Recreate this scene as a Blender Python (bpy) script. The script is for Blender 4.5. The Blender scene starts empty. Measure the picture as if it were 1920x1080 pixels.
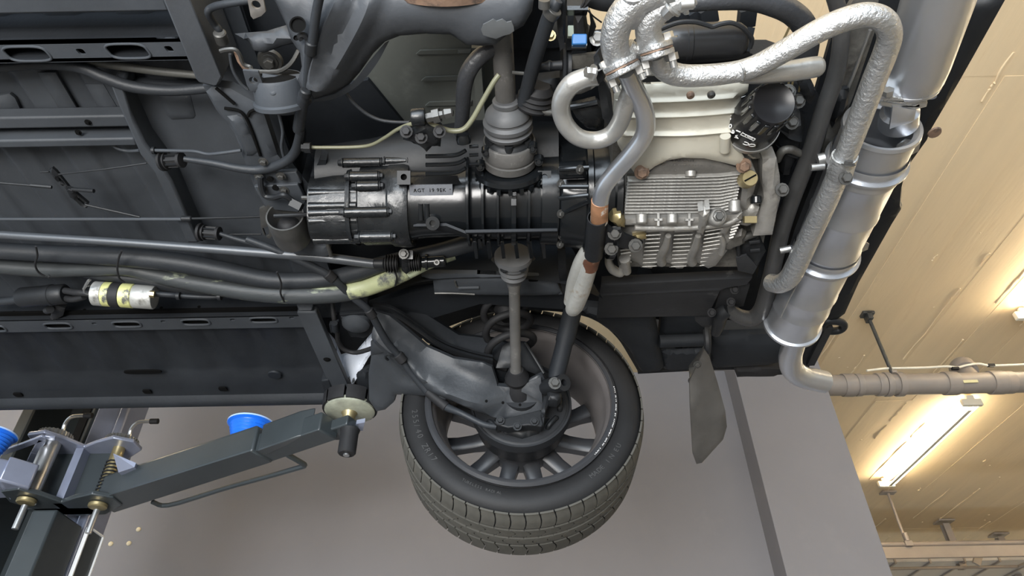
import bpy, math, random
import numpy as np
from mathutils import Vector as V, Matrix
from mathutils.geometry import delaunay_2d_cdt, tessellate_polygon

random.seed(7)
SC = bpy.context.scene
COL = SC.collection
PI = math.pi

# ---------------------------------------------------------------- camera, world, light, exposure
F_PX, PITCH, ROLL = 1275.0, math.radians(38.7), math.radians(1.0)
CAM = V((0, 0, 1.0))
FW = V((0, math.cos(PITCH), math.sin(PITCH)))
_U0 = V((0, -math.sin(PITCH), math.cos(PITCH)))
_X = V((1, 0, 0))
RT = _X*math.cos(ROLL) - _U0*math.sin(ROLL)
UP = _X*math.sin(ROLL) + _U0*math.cos(ROLL)
cd = bpy.data.cameras.new('camera'); cam = bpy.data.objects.new('camera', cd); COL.objects.link(cam)
cd.sensor_width = 36.0; cd.lens = 36.0*F_PX/1920; cd.clip_start = .02; cd.clip_end = 100
cam.matrix_world = Matrix(((RT.x, UP.x, -FW.x, CAM.x), (RT.y, UP.y, -FW.y, CAM.y), (RT.z, UP.z, -FW.z, CAM.z), (0, 0, 0, 1)))
SC.camera = cam
SC.view_settings.view_transform = 'Standard'; SC.view_settings.look = 'None'
SC.view_settings.exposure = 1.1; SC.view_settings.gamma = 1.0; SC.view_settings.use_curve_mapping = False

w = bpy.data.worlds.new('daylight'); SC.world = w; w.use_nodes = True
bg = w.node_tree.nodes['Background']; bg.inputs[0].default_value = (.75, .87, 1.0, 1); bg.inputs[1].default_value = 0.55

def area(name, loc, aim, sx, sy, energy, col):
    l = bpy.data.lights.new(name, 'AREA'); l.shape = 'RECTANGLE'; l.size = sx; l.size_y = sy; l.energy = energy; l.color = col
    o = bpy.data.objects.new(name, l); COL.objects.link(o); o.location = loc
    o.rotation_euler = (V(aim)-V(loc)).to_track_quat('-Z', 'Y').to_euler()
    return o
# daylight coming in through the wide open workshop gate behind the photographer; plus an unseen low lamp added for highlights on the underside
area('gate_daylight', (-1.2, -4.3, 1.5), (-.4, 1, 1.9), 5.0, 2.6, 190, (.82, .91, 1.0))
area('added_floor_fill', (-1.0, -1.5, .3), (.1, .9, 1.95), 1.8, 1.0, 82, (1.0, .98, .95))

# ---------------------------------------------------------------- helpers: rays from pixels of the 1920x1080 frame to real points
def ray(u, v): return FW + RT*((u-960)/F_PX) + UP*((540-v)/F_PX)
def H(u, v, h):                      # point of that sight line at height h above the camera
    r = ray(u, v); return CAM + r*(h/r.z)
def Y(u, v, y):                      # point of that sight line at distance y towards the wall
    r = ray(u, v); return CAM + r*(y/r.y)
def X(u, v, x):
    r = ray(u, v); return CAM + r*(x/r.x)
def dep(p): return (p-CAM).dot(FW)
def M_(p, px): return px*dep(p)/F_PX  # size in metres of px pixels at point p
def HP(l, h=None): return [H(*(q if len(q) == 3 else (q[0], q[1], h))) for q in l]
def YP(l, y=None): return [Y(*(q if len(q) == 3 else (q[0], q[1], y))) for q in l]

# ---------------------------------------------------------------- materials
def mk(name, col, rough=.5, metal=0.0, var=.12, vs=6, bump=.0, bs=80, col2=None, lo=.6, hi=.7, s2=30, spec=.5, coat=0, stretch=None, emit=None, rough2=None):
    m = bpy.data.materials.new(name); m.use_nodes = True
    nt = m.node_tree; n = nt.nodes; L = nt.links; b = n['Principled BSDF']
    b.inputs['Roughness'].default_value = rough; b.inputs['Metallic'].default_value = metal
    b.inputs['Specular IOR Level'].default_value = spec
    if coat: b.inputs['Coat Weight'].default_value = coat; b.inputs['Coat Roughness'].default_value = .12
    tc = n.new('ShaderNodeTexCoord'); src = tc.outputs['Object']
    if stretch:
        mp = n.new('ShaderNodeMapping'); mp.inputs['Scale'].default_value = stretch; L.new(src, mp.inputs[0]); src = mp.outputs[0]
    def noise(s, det=4, rg=.6):
        k = n.new('ShaderNodeTexNoise'); k.inputs['Scale'].default_value = s; k.inputs['Detail'].default_value = det; k.inputs['Roughness'].default_value = rg
        L.new(src, k.inputs['Vector']); return k
    def ramp(o, a, c, ca, cb):
        r = n.new('ShaderNodeValToRGB'); r.color_ramp.elements[0].position = a; r.color_ramp.elements[1].position = c
        r.color_ramp.elements[0].color = (*ca, 1); r.color_ramp.elements[1].color = (*cb, 1); L.new(o, r.inputs[0]); return r
    k = noise(vs)
    out = ramp(k.outputs['Fac'], .3, .7, tuple(c*(1-var) for c in col), tuple(min(1, c*(1+var)) for c in col)).outputs[0]
    if col2:
        k2 = noise(s2, 6, .65); f = ramp(k2.outputs['Fac'], lo, hi, (0, 0, 0), (1, 1, 1))
        mx = n.new('ShaderNodeMix'); mx.data_type = 'RGBA'; L.new(f.outputs[0], mx.inputs['Factor']); L.new(out, mx.inputs['A']); mx.inputs['B'].default_value = (*col2, 1)
        out = mx.outputs['Result']
    L.new(out, b.inputs['Base Color'])
    if rough2 is not None:
        kr = noise(vs*2.3); rr = ramp(kr.outputs['Fac'], .35, .65, (rough,)*3, (rough2,)*3); L.new(rr.outputs[0], b.inputs['Roughness'])
    if bump:
        kb = noise(bs, 5, .6); bp = n.new('ShaderNodeBump'); bp.inputs['Strength'].default_value = bump; bp.inputs['Distance'].default_value = .004
        L.new(kb.outputs['Fac'], bp.inputs['Height']); L.new(bp.outputs[0], b.inputs['Normal'])
    if emit:
        b.inputs['Emission Color'].default_value = (*emit[:3], 1); b.inputs['Emission Strength'].default_value = emit[3]
    return m

UNDER = mk('underseal', (.042, .047, .054), .52, var=.22, vs=5, bump=.10, bs=140, col2=(.105, .11, .115), lo=.66, hi=.80, s2=9, spec=0.25)
UNDERD = mk('underseal_dark', (.014, .016, .019), .6, var=.25, vs=5, bump=.15, bs=120, spec=0.2)  # darker copy of the underseal; in recesses it paints in the shade
CHIP = mk('underseal_chipped', (.043, .047, .053), .5, var=.2, vs=5, bump=.12, bs=120, col2=(.30, .31, .33), lo=.73, hi=.76, s2=60, spec=0.28)
ARMM = mk('arm_paint', (.029, .032, .036), .46, var=.18, vs=6, bump=.12, bs=150, col2=(.22, .22, .22), lo=.74, hi=.78, s2=70, spec=0.35)
GLOSS = mk('gloss_black', (.008, .009, .010), .20, var=.3, vs=12, bump=.25, bs=70, spec=.42, col2=(.10, .105, .11), lo=.70, hi=.78, s2=55, rough2=.36)
GLOSS2 = mk('smooth_gloss_black', (.006, .007, .008), .19, var=.2, vs=10, bump=.06, bs=60, spec=.42)
SATIN = mk('satin_black', (.011, .012, .0135), .48, var=.25, vs=10, bump=.10, bs=90, spec=0.3)
HEAT = mk('silver_heat_paint', (.52, .53, .535), .33, .85, var=.08, vs=10, bump=.8, bs=150)
HEATS = mk('smooth_silver_paint', (.60, .62, .655), .31, .9, var=.07, vs=6, bump=.06, bs=50)
HEATD = mk('sooty_silver_paint', (.46, .46, .445), .36, .75, var=.2, vs=7, bump=.3, bs=45, col2=(.12, .11, .10), lo=.54, hi=.70, s2=9)
ALU = mk('cast_aluminium', (.31, .303, .285), .48, .6, var=.18, vs=14, bump=.3, bs=130, col2=(.20, .19, .17), lo=.62, hi=.74, s2=22)
ALUD = mk('grimy_shaded_aluminium', (.13, .126, .115), .5, .5, var=.3, vs=14, bump=.3, bs=120, col2=(.06, .055, .05), lo=.5, hi=.68, s2=18)  # grimy metal, darkened further to paint the shade between the sump fins
TIN = mk('cream_tinware', (.44, .42, .355), .42, .25, var=.08, vs=5, bump=.08, bs=120, col2=(.34, .25, .13), lo=.70, hi=.82, s2=24)
STEEL = mk('zinc_steel', (.46, .46, .45), .32, .9, var=.1, vs=20)
STEELD = mk('dull_steel', (.085, .084, .080), .45, .6, var=.25, vs=25, bump=.1)
RUST = mk('rusty_steel', (.20, .13, .09), .7, .2, var=.35, vs=20, bump=.3, col2=(.07, .05, .04), lo=.5, hi=.65, s2=40)
BRASS = mk('brass_passivated', (.34, .28, .15), .4, .8, var=.2, vs=20)
RUB = mk('black_rubber', (.014, .014, .015), .62, var=.25, vs=15, bump=.12, bs=120, spec=0.25)
HOSE = mk('black_hose', (.019, .0215, .025), .50, var=.25, vs=8, bump=.15, bs=160, col2=(.13, .13, .13), lo=.72, hi=.80, s2=40, spec=0.3)
HOSEG = mk('hose_worn_to_green_paint', (.036, .040, .042), .5, var=.2, vs=8, bump=.2, bs=140, col2=(.36, .40, .28), lo=.50, hi=.58, s2=9, stretch=(.35, 1, 1), spec=0.3)
YELLOWP = mk('pipe_worn_to_yellow_paint', (.30, .32, .18), .5, var=.2, vs=8, bump=.15, bs=140, col2=(.06, .063, .06), lo=.52, hi=.62, s2=14)
OLIVE = mk('olive_grey_panel', (.10, .106, .097), .5, var=.2, vs=4, bump=.06, bs=90, col2=(.19, .195, .18), lo=.58, hi=.78, s2=6, spec=0.3)
MATTE = mk('matte_black_plate', (.019, .020, .022), .55, var=.25, vs=7, bump=.12, bs=100, col2=(.10, .10, .10), lo=.66, hi=.8, s2=14, spec=0.25)
TYRE = mk('tyre_rubber', (.014, .014, .0145), .58, var=.15, vs=10, bump=.08, bs=150, spec=0.22)
TREAD = mk('dusty_tread_rubber', (.070, .067, .058), .7, var=.18, vs=18, bump=.1, bs=120, spec=0.2)
RIMM = mk('rim_black', (.030, .031, .034), .36, var=.1, vs=10, bump=.03, spec=0.35)
RIMI = mk('dusty_rim_barrel', (.115, .105, .102), .50, var=.15, vs=10, bump=.04, spec=0.3)
WHITE = mk('white_print', (.75, .75, .74), .5, var=.02)
BLUEP = mk('blue_plastic', (.012, .13, .62), .30, var=.15, vs=10, spec=.5)
BLUEC = mk('blue_connector', (.02, .10, .26), .4, var=.1)
WHITEW = mk('scuffed_white_paint', (.70, .75, .84), .5, var=.06, vs=20, col2=(.05, .055, .06), lo=.56, hi=.60, s2=26, bump=.3, bs=60, stretch=(1.6, .35, 1))
LIFTG = mk('lift_grey_paint', (.030, .036, .039), .30, var=.12, vs=6, bump=.03, bs=60, col2=(.09, .10, .10), lo=.68, hi=.8, s2=20, spec=0.4)
LIFTB = mk('lift_blue_grey_sheen', (.26, .285, .37), .25, .45, var=.10, vs=8, bump=.02)  # blue-grey that paints daylight reflected by the dark lift metal
CREAM = mk('cream_trim', (.72, .62, .42), .6, var=.05)
FLOORM = mk('floor_grey', (.24, .24, .245), .5, var=.1, vs=2)
WALLM = mk('wall_grey_paint', (.172, .164, .170), .62, var=.06, vs=1.3, bump=.05, bs=40, col2=(.19, .18, .183), lo=.60, hi=.75, s2=2.5)
CEILM = mk('ceiling_beige_concrete', (.80, .62, .39), .75, var=.06, vs=1.6, bump=.35, bs=16, stretch=(3.0, .35, 1), col2=(.75, .56, .34), lo=.58, hi=.7, s2=3)
PIPEM = mk('grey_plastic_pipe', (.25, .215, .185), .42, var=.08, vs=6)
GAP_BLACK = mk('dark_gap', (.003, .003, .003), .9, spec=.1)  # near-black colour that paints the dark inside holes and gaps

# ---------------------------------------------------------------- mesh builder
def cat(pts, n=6, closed=False):
    pts = [V(p) for p in pts]
    if len(pts) < 3 and not closed: return pts
    out = []; N = len(pts)
    for i in range(N if closed else N-1):
        if closed: p0, p1, p2, p3 = pts[i-1], pts[i], pts[(i+1) % N], pts[(i+2) % N]
        else: p0, p1, p2, p3 = pts[max(i-1, 0)], pts[i], pts[i+1], pts[min(i+2, N-1)]
        for k in range(n):
            t = k/n
            out.append(.5*((2*p1)+(p2-p0)*t+(2*p0-5*p1+4*p2-p3)*t*t+(-p0+3*p1-3*p2+p3)*t**3))
    if not closed: out.append(pts[-1])
    return out
def frame(ax):
    ax = V(ax).normalized(); a = V((0, 0, 1)) if abs(ax.z) < .9 else V((1, 0, 0))
    x = ax.cross(a).normalized(); return x, ax.cross(x).normalized(), ax
def circ(c, ax, r, n=24, start=0.0):
    x, y, _ = frame(ax); return [V(c)+x*(r*math.cos(start+2*PI*i/n))+y*(r*math.sin(start+2*PI*i/n)) for i in range(n)]
def pip(P, poly):
    x, y = P[:, 0], P[:, 1]; ins = np.zeros(len(P), bool); n = len(poly)
    for i in range(n):
        x1, y1 = poly[i-1]; x2, y2 = poly[i]
        c = ((y1 > y) != (y2 > y)) & (x < (x2-x1)*(y-y1)/((y2-y1) if y2 != y1 else 1e-12)+x1)
        ins ^= c
    return ins
def segd(P, line, closed=False):
    d = np.full(len(P), 1e9); L = np.array(line); n = len(L)
    for i in range(n if closed else n-1):
        a = L[i]; b = L[(i+1) % n]; ab = b-a; q = (ab*ab).sum() or 1e-12
        t = np.clip(((P-a)@ab)/q, 0, 1); d = np.minimum(d, np.linalg.norm(P-(a+t[:, None]*ab), axis=1))
    return d
def resample(poly, s):
    out = []
    for i in range(len(poly)):
        a, b = poly[i], poly[(i+1) % len(poly)]; k = max(1, int((b-a).length/s))
        for j in range(k): out.append(a.lerp(b, j/k))
    return out

class MB:
    def __init__(s): s.v = []; s.f = []
    def add(s, vs, fs):
        b = len(s.v); s.v += [V(p) for p in vs]; s.f += [tuple(b+i for i in f) for f in fs]; return s
    def tube(s, pts, r, seg=14, n=6, caps=True, closed=False, inner=None):
        k = len(pts); rs = list(r) if hasattr(r, '__len__') else [r]*k
        P = cat(pts, n, closed) if n > 1 else [V(p) for p in pts]
        if len(P) == k: R = rs
        else:
            R = []
            for i in range(len(P)):
                t = i/n; a = int(t); b = (a+1) % k if closed else min(a+1, k-1); a = min(a, k-1); R.append(rs[a]*(1-(t-int(t)))+rs[b]*(t-int(t)))
        m = len(P); x = None; vs = []
        for i in range(m):
            if closed: tg = (P[(i+1) % m]-P[i-1]).normalized()
            else: tg = (P[min(i+1, m-1)]-P[max(i-1, 0)]).normalized()
            if x is None: x = frame(tg)[0]
            else: x = (x-tg*x.dot(tg)).normalized()
            y = tg.cross(x)
            vs += [P[i]+x*(R[i]*math.cos(2*PI*j/seg))+y*(R[i]*math.sin(2*PI*j/seg)) for j in range(seg)]
        fs = []
        for i in range(m if closed else m-1):
            a = i*seg; b = ((i+1) % m)*seg
            fs += [(a+j, a+(j+1) % seg, b+(j+1) % seg, b+j) for j in range(seg)]
        if caps and not closed: fs += [tuple(range(seg))[::-1], tuple(range((m-1)*seg, m*seg))]
        return s.add(vs, fs)
    def lathe(s, p0, p1, prof, seg=32, a0=0, a1=2*PI, ref=None):
        """prof: (t, r) with t a fraction from p0 to p1; closed profiles end where they begin"""
        p0, p1 = V(p0), V(p1); x, y, ax = frame(p1-p0)
        if ref is not None: x = (V(ref)-ax*V(ref).dot(ax)).normalized(); y = ax.cross(x)
        full = abs(a1-a0-2*PI) < 1e-6; m = seg if full else seg+1; vs = []; fs = []
        for t, r in prof:
            c = p0.lerp(p1, t)
            vs += [c+x*(r*math.cos(a0+(a1-a0)*j/seg))+y*(r*math.sin(a0+(a1-a0)*j/seg)) for j in range(m)]
        for i in range(len(prof)-1):
            for j in range(seg):
                k = (j+1) % m; fs.append((i*m+j, i*m+k, (i+1)*m+k, (i+1)*m+j))
        return s.add(vs, fs)
    def cyl(s, p0, p1, r, seg=16, r1=None, bev=0.0):
        p0, p1 = V(p0), V(p1); r1 = r if r1 is None else r1; L = (p1-p0).length; e = min(bev/L, .45) if bev else 0
        pr = [(0, 0), (0, r-bev), (e, r), (1-e, r1), (1, r1-bev), (1, 0)] if bev else [(0, 0), (0, r), (1, r1), (1, 0)]
        return s.lathe(p0, p1, pr, seg)
    def box(s, c, sz, ax=None):
        c = V(c); x, y, z = ax if ax else (V((1, 0, 0)), V((0, 1, 0)), V((0, 0, 1)))
        vs = [c+x*(sz[0]/2*i)+y*(sz[1]/2*j)+z*(sz[2]/2*k) for k in (-1, 1) for j in (-1, 1) for i in (-1, 1)]
        return s.add(vs, [(0, 2, 3, 1), (4, 5, 7, 6), (0, 1, 5, 4), (2, 6, 7, 3), (0, 4, 6, 2), (1, 3, 7, 5)])
    def bar(s, p0, p1, wd, ht, up=(0, 0, 1)):
        p0, p1 = V(p0), V(p1); z = (p1-p0); L = z.length; z.normalize(); u = V(up); u = (u-z*u.dot(z)).normalized(); x = u.cross(z)
        return s.box((p0+p1)/2, (wd, ht, L), (x, u, z))
    def prism(s, poly, vec):
        poly = [V(p) for p in poly]; vec = V(vec); n = len(poly); tr = tessellate_polygon([poly])
        fs = [tuple(t) for t in tr]+[tuple(n+i for i in t[::-1]) for t in tr]
        fs += [(i, (i+1) % n, n+(i+1) % n, n+i) for i in range(n)]
        return s.add(poly+[p+vec for p in poly], fs)
    def strip(s, rows, closed=False):
        """grid of point rows"""
        n = len(rows[0]); vs = [p for r in rows for p in r]; fs = []
        for i in range(len(rows)-1):
            for j in range(n if closed else n-1): fs.append((i*n+j, i*n+(j+1) % n, (i+1)*n+(j+1) % n, (i+1)*n+j))
        return s.add(vs, fs)
    def bolt(s, p, ax, r, h=None, washer=True):
        p = V(p); ax = V(ax).normalized(); h = h or r*.9
        if washer: s.cyl(p, p+ax*(h*.25), r*1.5, 12); p = p+ax*(h*.25)
        s.lathe(p, p+ax*h, [(0, 0), (0, r), (.85, r), (1, r*.85), (1, 0)], 6); return s
    def pillow(s, outline, bulge=0.0, wd=.02, thick=.008, res=.012, holes=(), ridges=(), wave=None, face=None):
        """stamped plate: outline (3-D points), rounded towards the viewer's side by bulge within wd of its edge; ridges = (points, width, height)"""
        O = resample([V(p) for p in outline], res); hs = [resample([V(p) for p in h], res) for h in holes]
        A = np.array([tuple(p) for p in O]); c = A.mean(0); u_, sv, vt = np.linalg.svd(A-c)
        nrm = vt[2]; tw = np.array(tuple(face)) if face is not None else np.array(tuple(CAM))-c
        if nrm@tw < 0: nrm = -nrm
        e1 = vt[0]; e2 = np.cross(nrm, e1)
        to2 = lambda Q: np.stack([(Q-c)@e1, (Q-c)@e2], 1)
        B = to2(A); resd = (A-c)@nrm
        Hh = [to2(np.array([tuple(p) for p in h])) for h in hs]
        x0, y0 = B.min(0); x1, y1 = B.max(0)
        gx, gy = np.meshgrid(np.arange(x0+res/2, x1, res), np.arange(y0+res/2, y1, res)); G = np.stack([gx.ravel(), gy.ravel()], 1)
        if len(G):
            ok = pip(G, B) & (segd(G, B, True) > res*.45)
            for h in Hh: ok &= ~pip(G, h) & (segd(G, h, True) > res*.45)
            G = G[ok]
        RP = []
        for pts, rw, rh in ridges:
            L2 = to2(np.array([tuple(p) for p in cat(pts, 4)])); 
            if len(G): G = G[segd(G, L2) > rw*1.25]
            st = max(.004, rw*.6); acc = []
            for a_, b_ in zip(L2[:-1], L2[1:]):
                dv = b_-a_; ln = np.linalg.norm(dv)
                if ln < 1e-9: continue
                k_ = max(1, int(ln/st)); nn = np.array([-dv[1], dv[0]])/ln
                for i_ in range(k_):
                    q_ = a_+dv*i_/k_
                    acc += [q_+nn*rw*o_ for o_ in (-1.05, -.7, -.35, 0, .35, .7, 1.05)]
            if acc:
                acc = np.array(acc); ok = pip(acc, B) & (segd(acc, B, True) > res*.3)
                for h in Hh: ok &= ~pip(acc, h) & (segd(acc, h, True) > res*.3)
                RP.append(acc[ok])
        if RP:
            RP = np.concatenate(RP); keep = []; seen = set()
            for q_ in RP:
                key = (int(q_[0]/.0022), int(q_[1]/.0022))
                if key not in seen: seen.add(key); keep.append(q_)
            G = np.concatenate([G, np.array(keep)]) if len(G) else np.array(keep)
        allp = [B]+Hh+([G] if len(G) else []); P = np.concatenate(allp)
        ed = []; k = 0
        for q in [B]+Hh:
            n = len(q); ed += [(k+i, k+(i+1) % n) for i in range(n)]; k += n
        nb = k
        ov, oe, of, om, _, _ = delaunay_2d_cdt([V(p) for p in P], ed, [], 0, 1e-7)
        W = np.array([tuple(p) for p in ov]); T = np.array([f for f in of if len(f) == 3])
        cen = W[T].mean(1); ok = pip(cen, B)
        for h in Hh: ok &= ~pip(cen, h)
        T = T[ok]
        d = segd(W, B, True)
        for h in Hh: d = np.minimum(d, segd(W, h, True))
        t = np.clip(d/wd, 0, 1); disp = bulge*np.sqrt(1-(1-t)**2)
        for pts, rw, rh in ridges:
            L2 = to2(np.array([tuple(p) for p in cat(pts, 4)])); q = np.clip(1-segd(W, L2)/rw, 0, 1); disp = disp+rh*(q*q*(3-2*q))
        if wave: disp = disp+wave(W)
        dd = np.linalg.norm(W[:, None, :]-B[None, :, :], axis=2)+1e-5; wt = dd**-3; r0 = (wt*resd).sum(1)/wt.sum(1)
        f3 = c+W[:, :1]*e1+W[:, 1:]*e2+(r0+disp)[:, None]*nrm; b3 = c+W[:, :1]*e1+W[:, 1:]*e2+(r0-thick+min(0, 0))[:, None]*nrm
        n = len(W); cnt = {}; fs = []
        for a, b_, c_ in T.tolist():
            pa, pb, pc = W[a], W[b_], W[c_]
            if (pb[0]-pa[0])*(pc[1]-pa[1])-(pb[1]-pa[1])*(pc[0]-pa[0]) < 0: b_, c_ = c_, b_
            fs.append((a, b_, c_)); fs.append((n+a, n+c_, n+b_))
            for e in ((a, b_), (b_, c_), (c_, a)): cnt[e] = 1
        for (a, b_) in list(cnt):
            if (b_, a) not in cnt: fs.append((b_, a, n+a, n+b_))
        return s.add([V(p) for p in f3]+[V(p) for p in b3], fs)
    def quadloop(s, pts, r, seg=8): return s.tube(pts, r, seg, 1, closed=True)

WLOC = {}
def emp(name, loc, label=None, category=None, group=None, parent=None):
    o = bpy.data.objects.new(name, None); COL.objects.link(o); o.empty_display_size = .1
    WLOC[o.name] = V(loc)
    if parent: o.parent = parent; o.location = V(loc)-WLOC[parent.name]
    else: o.location = loc
    tag(o, label, category, group); return o
def tag(o, label=None, category=None, group=None, kind=None):
    for k, v in (('label', label), ('category', category), ('group', group), ('kind', kind)):
        if v: o[k] = v
    return o
def ob(name, m, mat, parent=None, label=None, category=None, group=None, kind=None, smooth=38, bevel=0, loc=None):
    vs = m.v; lo = V((min(p.x for p in vs), min(p.y for p in vs), min(p.z for p in vs))); hi = V((max(p.x for p in vs), max(p.y for p in vs), max(p.z for p in vs)))
    c = V(loc) if loc is not None else V(((lo.x+hi.x)/2, (lo.y+hi.y)/2, lo.z))
    me = bpy.data.meshes.new(name); me.from_pydata([tuple(p-c) for p in vs], [], m.f); me.validate()
    import bmesh
    bm = bmesh.new(); bm.from_mesh(me); bmesh.ops.remove_doubles(bm, verts=bm.verts, dist=1e-6); bmesh.ops.recalc_face_normals(bm, faces=bm.faces); bm.to_mesh(me); bm.free()
    me.materials.append(mat)
    if smooth:
        me.polygons.foreach_set('use_smooth', [True]*len(me.polygons)); me.set_sharp_from_angle(angle=math.radians(smooth))
    o = bpy.data.objects.new(name, me); COL.objects.link(o); WLOC[o.name] = c
    if parent: o.parent = parent; o.location = c-WLOC[parent.name]
    else: o.location = c
    if bevel:
        b = o.modifiers.new('bevel', 'BEVEL'); b.width = bevel; b.segments = 2; b.limit_method = 'ANGLE'; b.angle_limit = math.radians(40)
    tag(o, label, category, group, kind); return o
def again(o, loc, parent=None, rot=None):       # a copy at another world place, sharing the mesh
    c = o.copy(); COL.objects.link(c); p = parent or o.parent
    if p: c.parent = p; c.location = V(loc)-WLOC[p.name]
    else: c.location = loc
    WLOC[c.name] = V(loc)
    if rot is not None: c.rotation_euler = rot
    return c
def text(body, size, origin, xdir, ydir, depth=.0006, space=1.0):
    cu = bpy.data.curves.new('t', 'FONT'); cu.body = body; cu.size = size; cu.extrude = depth; cu.space_character = space; cu.resolution_u = 3
    to = bpy.data.objects.new('t', cu); COL.objects.link(to); dg = bpy.context.evaluated_depsgraph_get()
    me = to.evaluated_get(dg).to_mesh(); x = V(xdir).normalized(); y = V(ydir); y = (y-x*y.dot(x)).normalized(); z = x.cross(y); m = MB()
    m.add([V(origin)+x*q.co.x+y*q.co.y+z*q.co.z for q in me.vertices], [tuple(p.vertices) for p in me.polygons])
    to.evaluated_get(dg).to_mesh_clear(); bpy.data.objects.remove(to); bpy.data.curves.remove(cu); return m
def tp(l, h=None):          # tube path of pixels: (u, v, h, r_px) -> points and radii
    P = HP([q[:3] for q in l]); return P, [M_(p, q[3]) for p, q in zip(P, l)]
# ================================================================ the setting
ZC = 3.58
def struct(name, m, mat, **k): return ob(name, m, mat, kind='structure', **k)
m = MB(); m.box((2, 2, -.05), (18, 14, .1)); struct('floor', m, FLOORM, smooth=0)
m = MB(); m.box((-2.37, 3.55, 1.555), (7.24, .2, 3.11)); wall = struct('wall_back', m, WALLM, smooth=0)
m = MB(); m.box((1.487, 3.54, ZC/2), (.486, .5, ZC)); pier = struct('wall_corner', m, WALLM, smooth=0, bevel=.004)
m = MB(); m.box((3, 10.1, ZC/2), (14, .2, ZC)); struct('wall_far', m, CREAM, smooth=0)
m = MB(); m.box((9.1, 3, ZC/2), (.2, 14, ZC)); struct('wall_right', m, CREAM, smooth=0)
m = MB(); m.box((2, 2.8, ZC+.12), (15, 14.8, .2)); ceil = struct('ceiling', m, CEILM, smooth=0)
# shuttering boards of the ceiling: each board a panel of its own, a few millimetres proud or sunk
bw = .30
mb_ = MB(); mb_.box((0, 0, 0), (bw, 2.92, .03)); board = None
for j, y0 in enumerate((-2.6, .32, 3.24, 6.16, 9.08)):
    for i in range(47):
        x0 = -4.9+bw*i+.02*j; z0 = ZC+.012+random.uniform(-.0016, .0016)
        if y0 > 9 and False: continue
        if board is None: board = ob('panel', mb_, CEILM, ceil, smooth=0, loc=(0, 0, 0)); board.location = V((x0, y0, z0))-WLOC[ceil.name]
        else: again(board, (x0, y0, z0), ceil, (random.uniform(-.0006, .0006), random.uniform(-.004, .004), 0))
m = MB()                                   # mortar runs squeezed out at the joints
for k in range(150):
    i = random.randrange(20, 47); y0 = random.uniform(1.2, 8.0); x0 = -4.9+bw*(i+.5)+.01; ln = random.choice((.05, .12, .25, .5, .8))
    P = [V((x0+random.uniform(-.006, .006), y0+ln*t/5, ZC-.004+random.uniform(-.003, .002))) for t in range(6)]
    m.tube(P, [random.uniform(.002, .007) for _ in P], 6, 2)
for k in range(90):
    p = V((random.uniform(1.5, 6), random.uniform(1, 8), ZC-.002)); r = random.uniform(.004, .012); m.lathe(p, p+V((0, 0, -r*.7)), [(0, r), (.6, r*.8), (1, 0)], 8)
ob('mortar_ridge', m, CEILM, ceil, kind='stuff')
# pale filler dots on the wall
for (u, v) in ((260, 993), (242, 1019), (208, 1020), (187, 1021)):
    p = Y(u, v, 3.45); m = MB(); m.lathe(p, p+V((0, -.012, 0)), [(0, .012), (.5, .011), (1, .004), (1, 0)], 10); ob('filler_spot', m, CREAM, wall)
# cream cable duct running up the wall behind the lift
a = Y(88, 765, 3.42); m = MB(); m.box((a.x, 3.425, 1.55), (.05, .045, 3.1)); tag(ob('cable_duct', m, CREAM, bevel=.004), 'cream vertical cable duct on the grey wall behind the lift column', 'cable duct')

# ================================================================ ceiling lights, drain pipe, steel rail
TUBEG = mk('lit_tube', (1, .97, .9), .4, emit=(1.0, .88, .66, 16.0)); WHITEP = mk('fixture_white', (.78, .72, .58), .4, var=.03)
def light(x, y0, y1, label, group=None):
    t = emp('ceiling_light', (x, (y0+y1)/2, ZC-.1), label, 'light', group)
    m = MB(); m.box((x, (y0+y1)/2, ZC-.03), (.06, y1-y0-.1, .05)); ob('housing', m, WHITEP, t, bevel=.004)
    for s in (-.048, .048):
        m = MB(); m.cyl((x+s, y0+.02, ZC-.085), (x+s, y1-.02, ZC-.085), .014, 16, bev=.003); ob('tube', m, TUBEG, t)
    m = MB(); m.box((x, (y0+y1)/2, ZC-.108), (.034, y1-y0-.1, .012)); ob('centre_bar', m, WHITEP, t)
    for ye in (y0, y1):
        m = MB(); m.box((x, ye, ZC-.075), (.15, .035, .055)); m.box((x, ye, ZC-.035), (.06, .03, .04)); ob('end_holder', m, WHITEP, t, bevel=.006)
light(3.48, 4.62, 6.17, 'twin tube ceiling light just beyond the grey drain pipe', None)
light(3.25, 1.95, 3.50, 'twin tube ceiling light cut by the picture edge above the drain pipe', None)
light(3.3, -.9, .65, 'twin tube ceiling light further along the row, out of the picture', None)
light(5.9, 4.4, 5.95, 'unseen twin tube light added to brighten the far ceiling, nearer the far wall')  # unseen lights from here down are added to brighten ceiling and wall
light(5.9, 1.2, 2.75, 'unseen twin tube light added to brighten the right-hand ceiling, nearer the gate')
light(7.4, 6.3, 7.85, 'unseen twin tube light added to brighten the far corner of the ceiling')
light(-3.3, 1.2, 2.75, 'unseen twin tube light added on the left to light the wall')
light(-3.3, -1.9, -.35, 'unseen twin tube light added on the left, near the gate')
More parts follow.
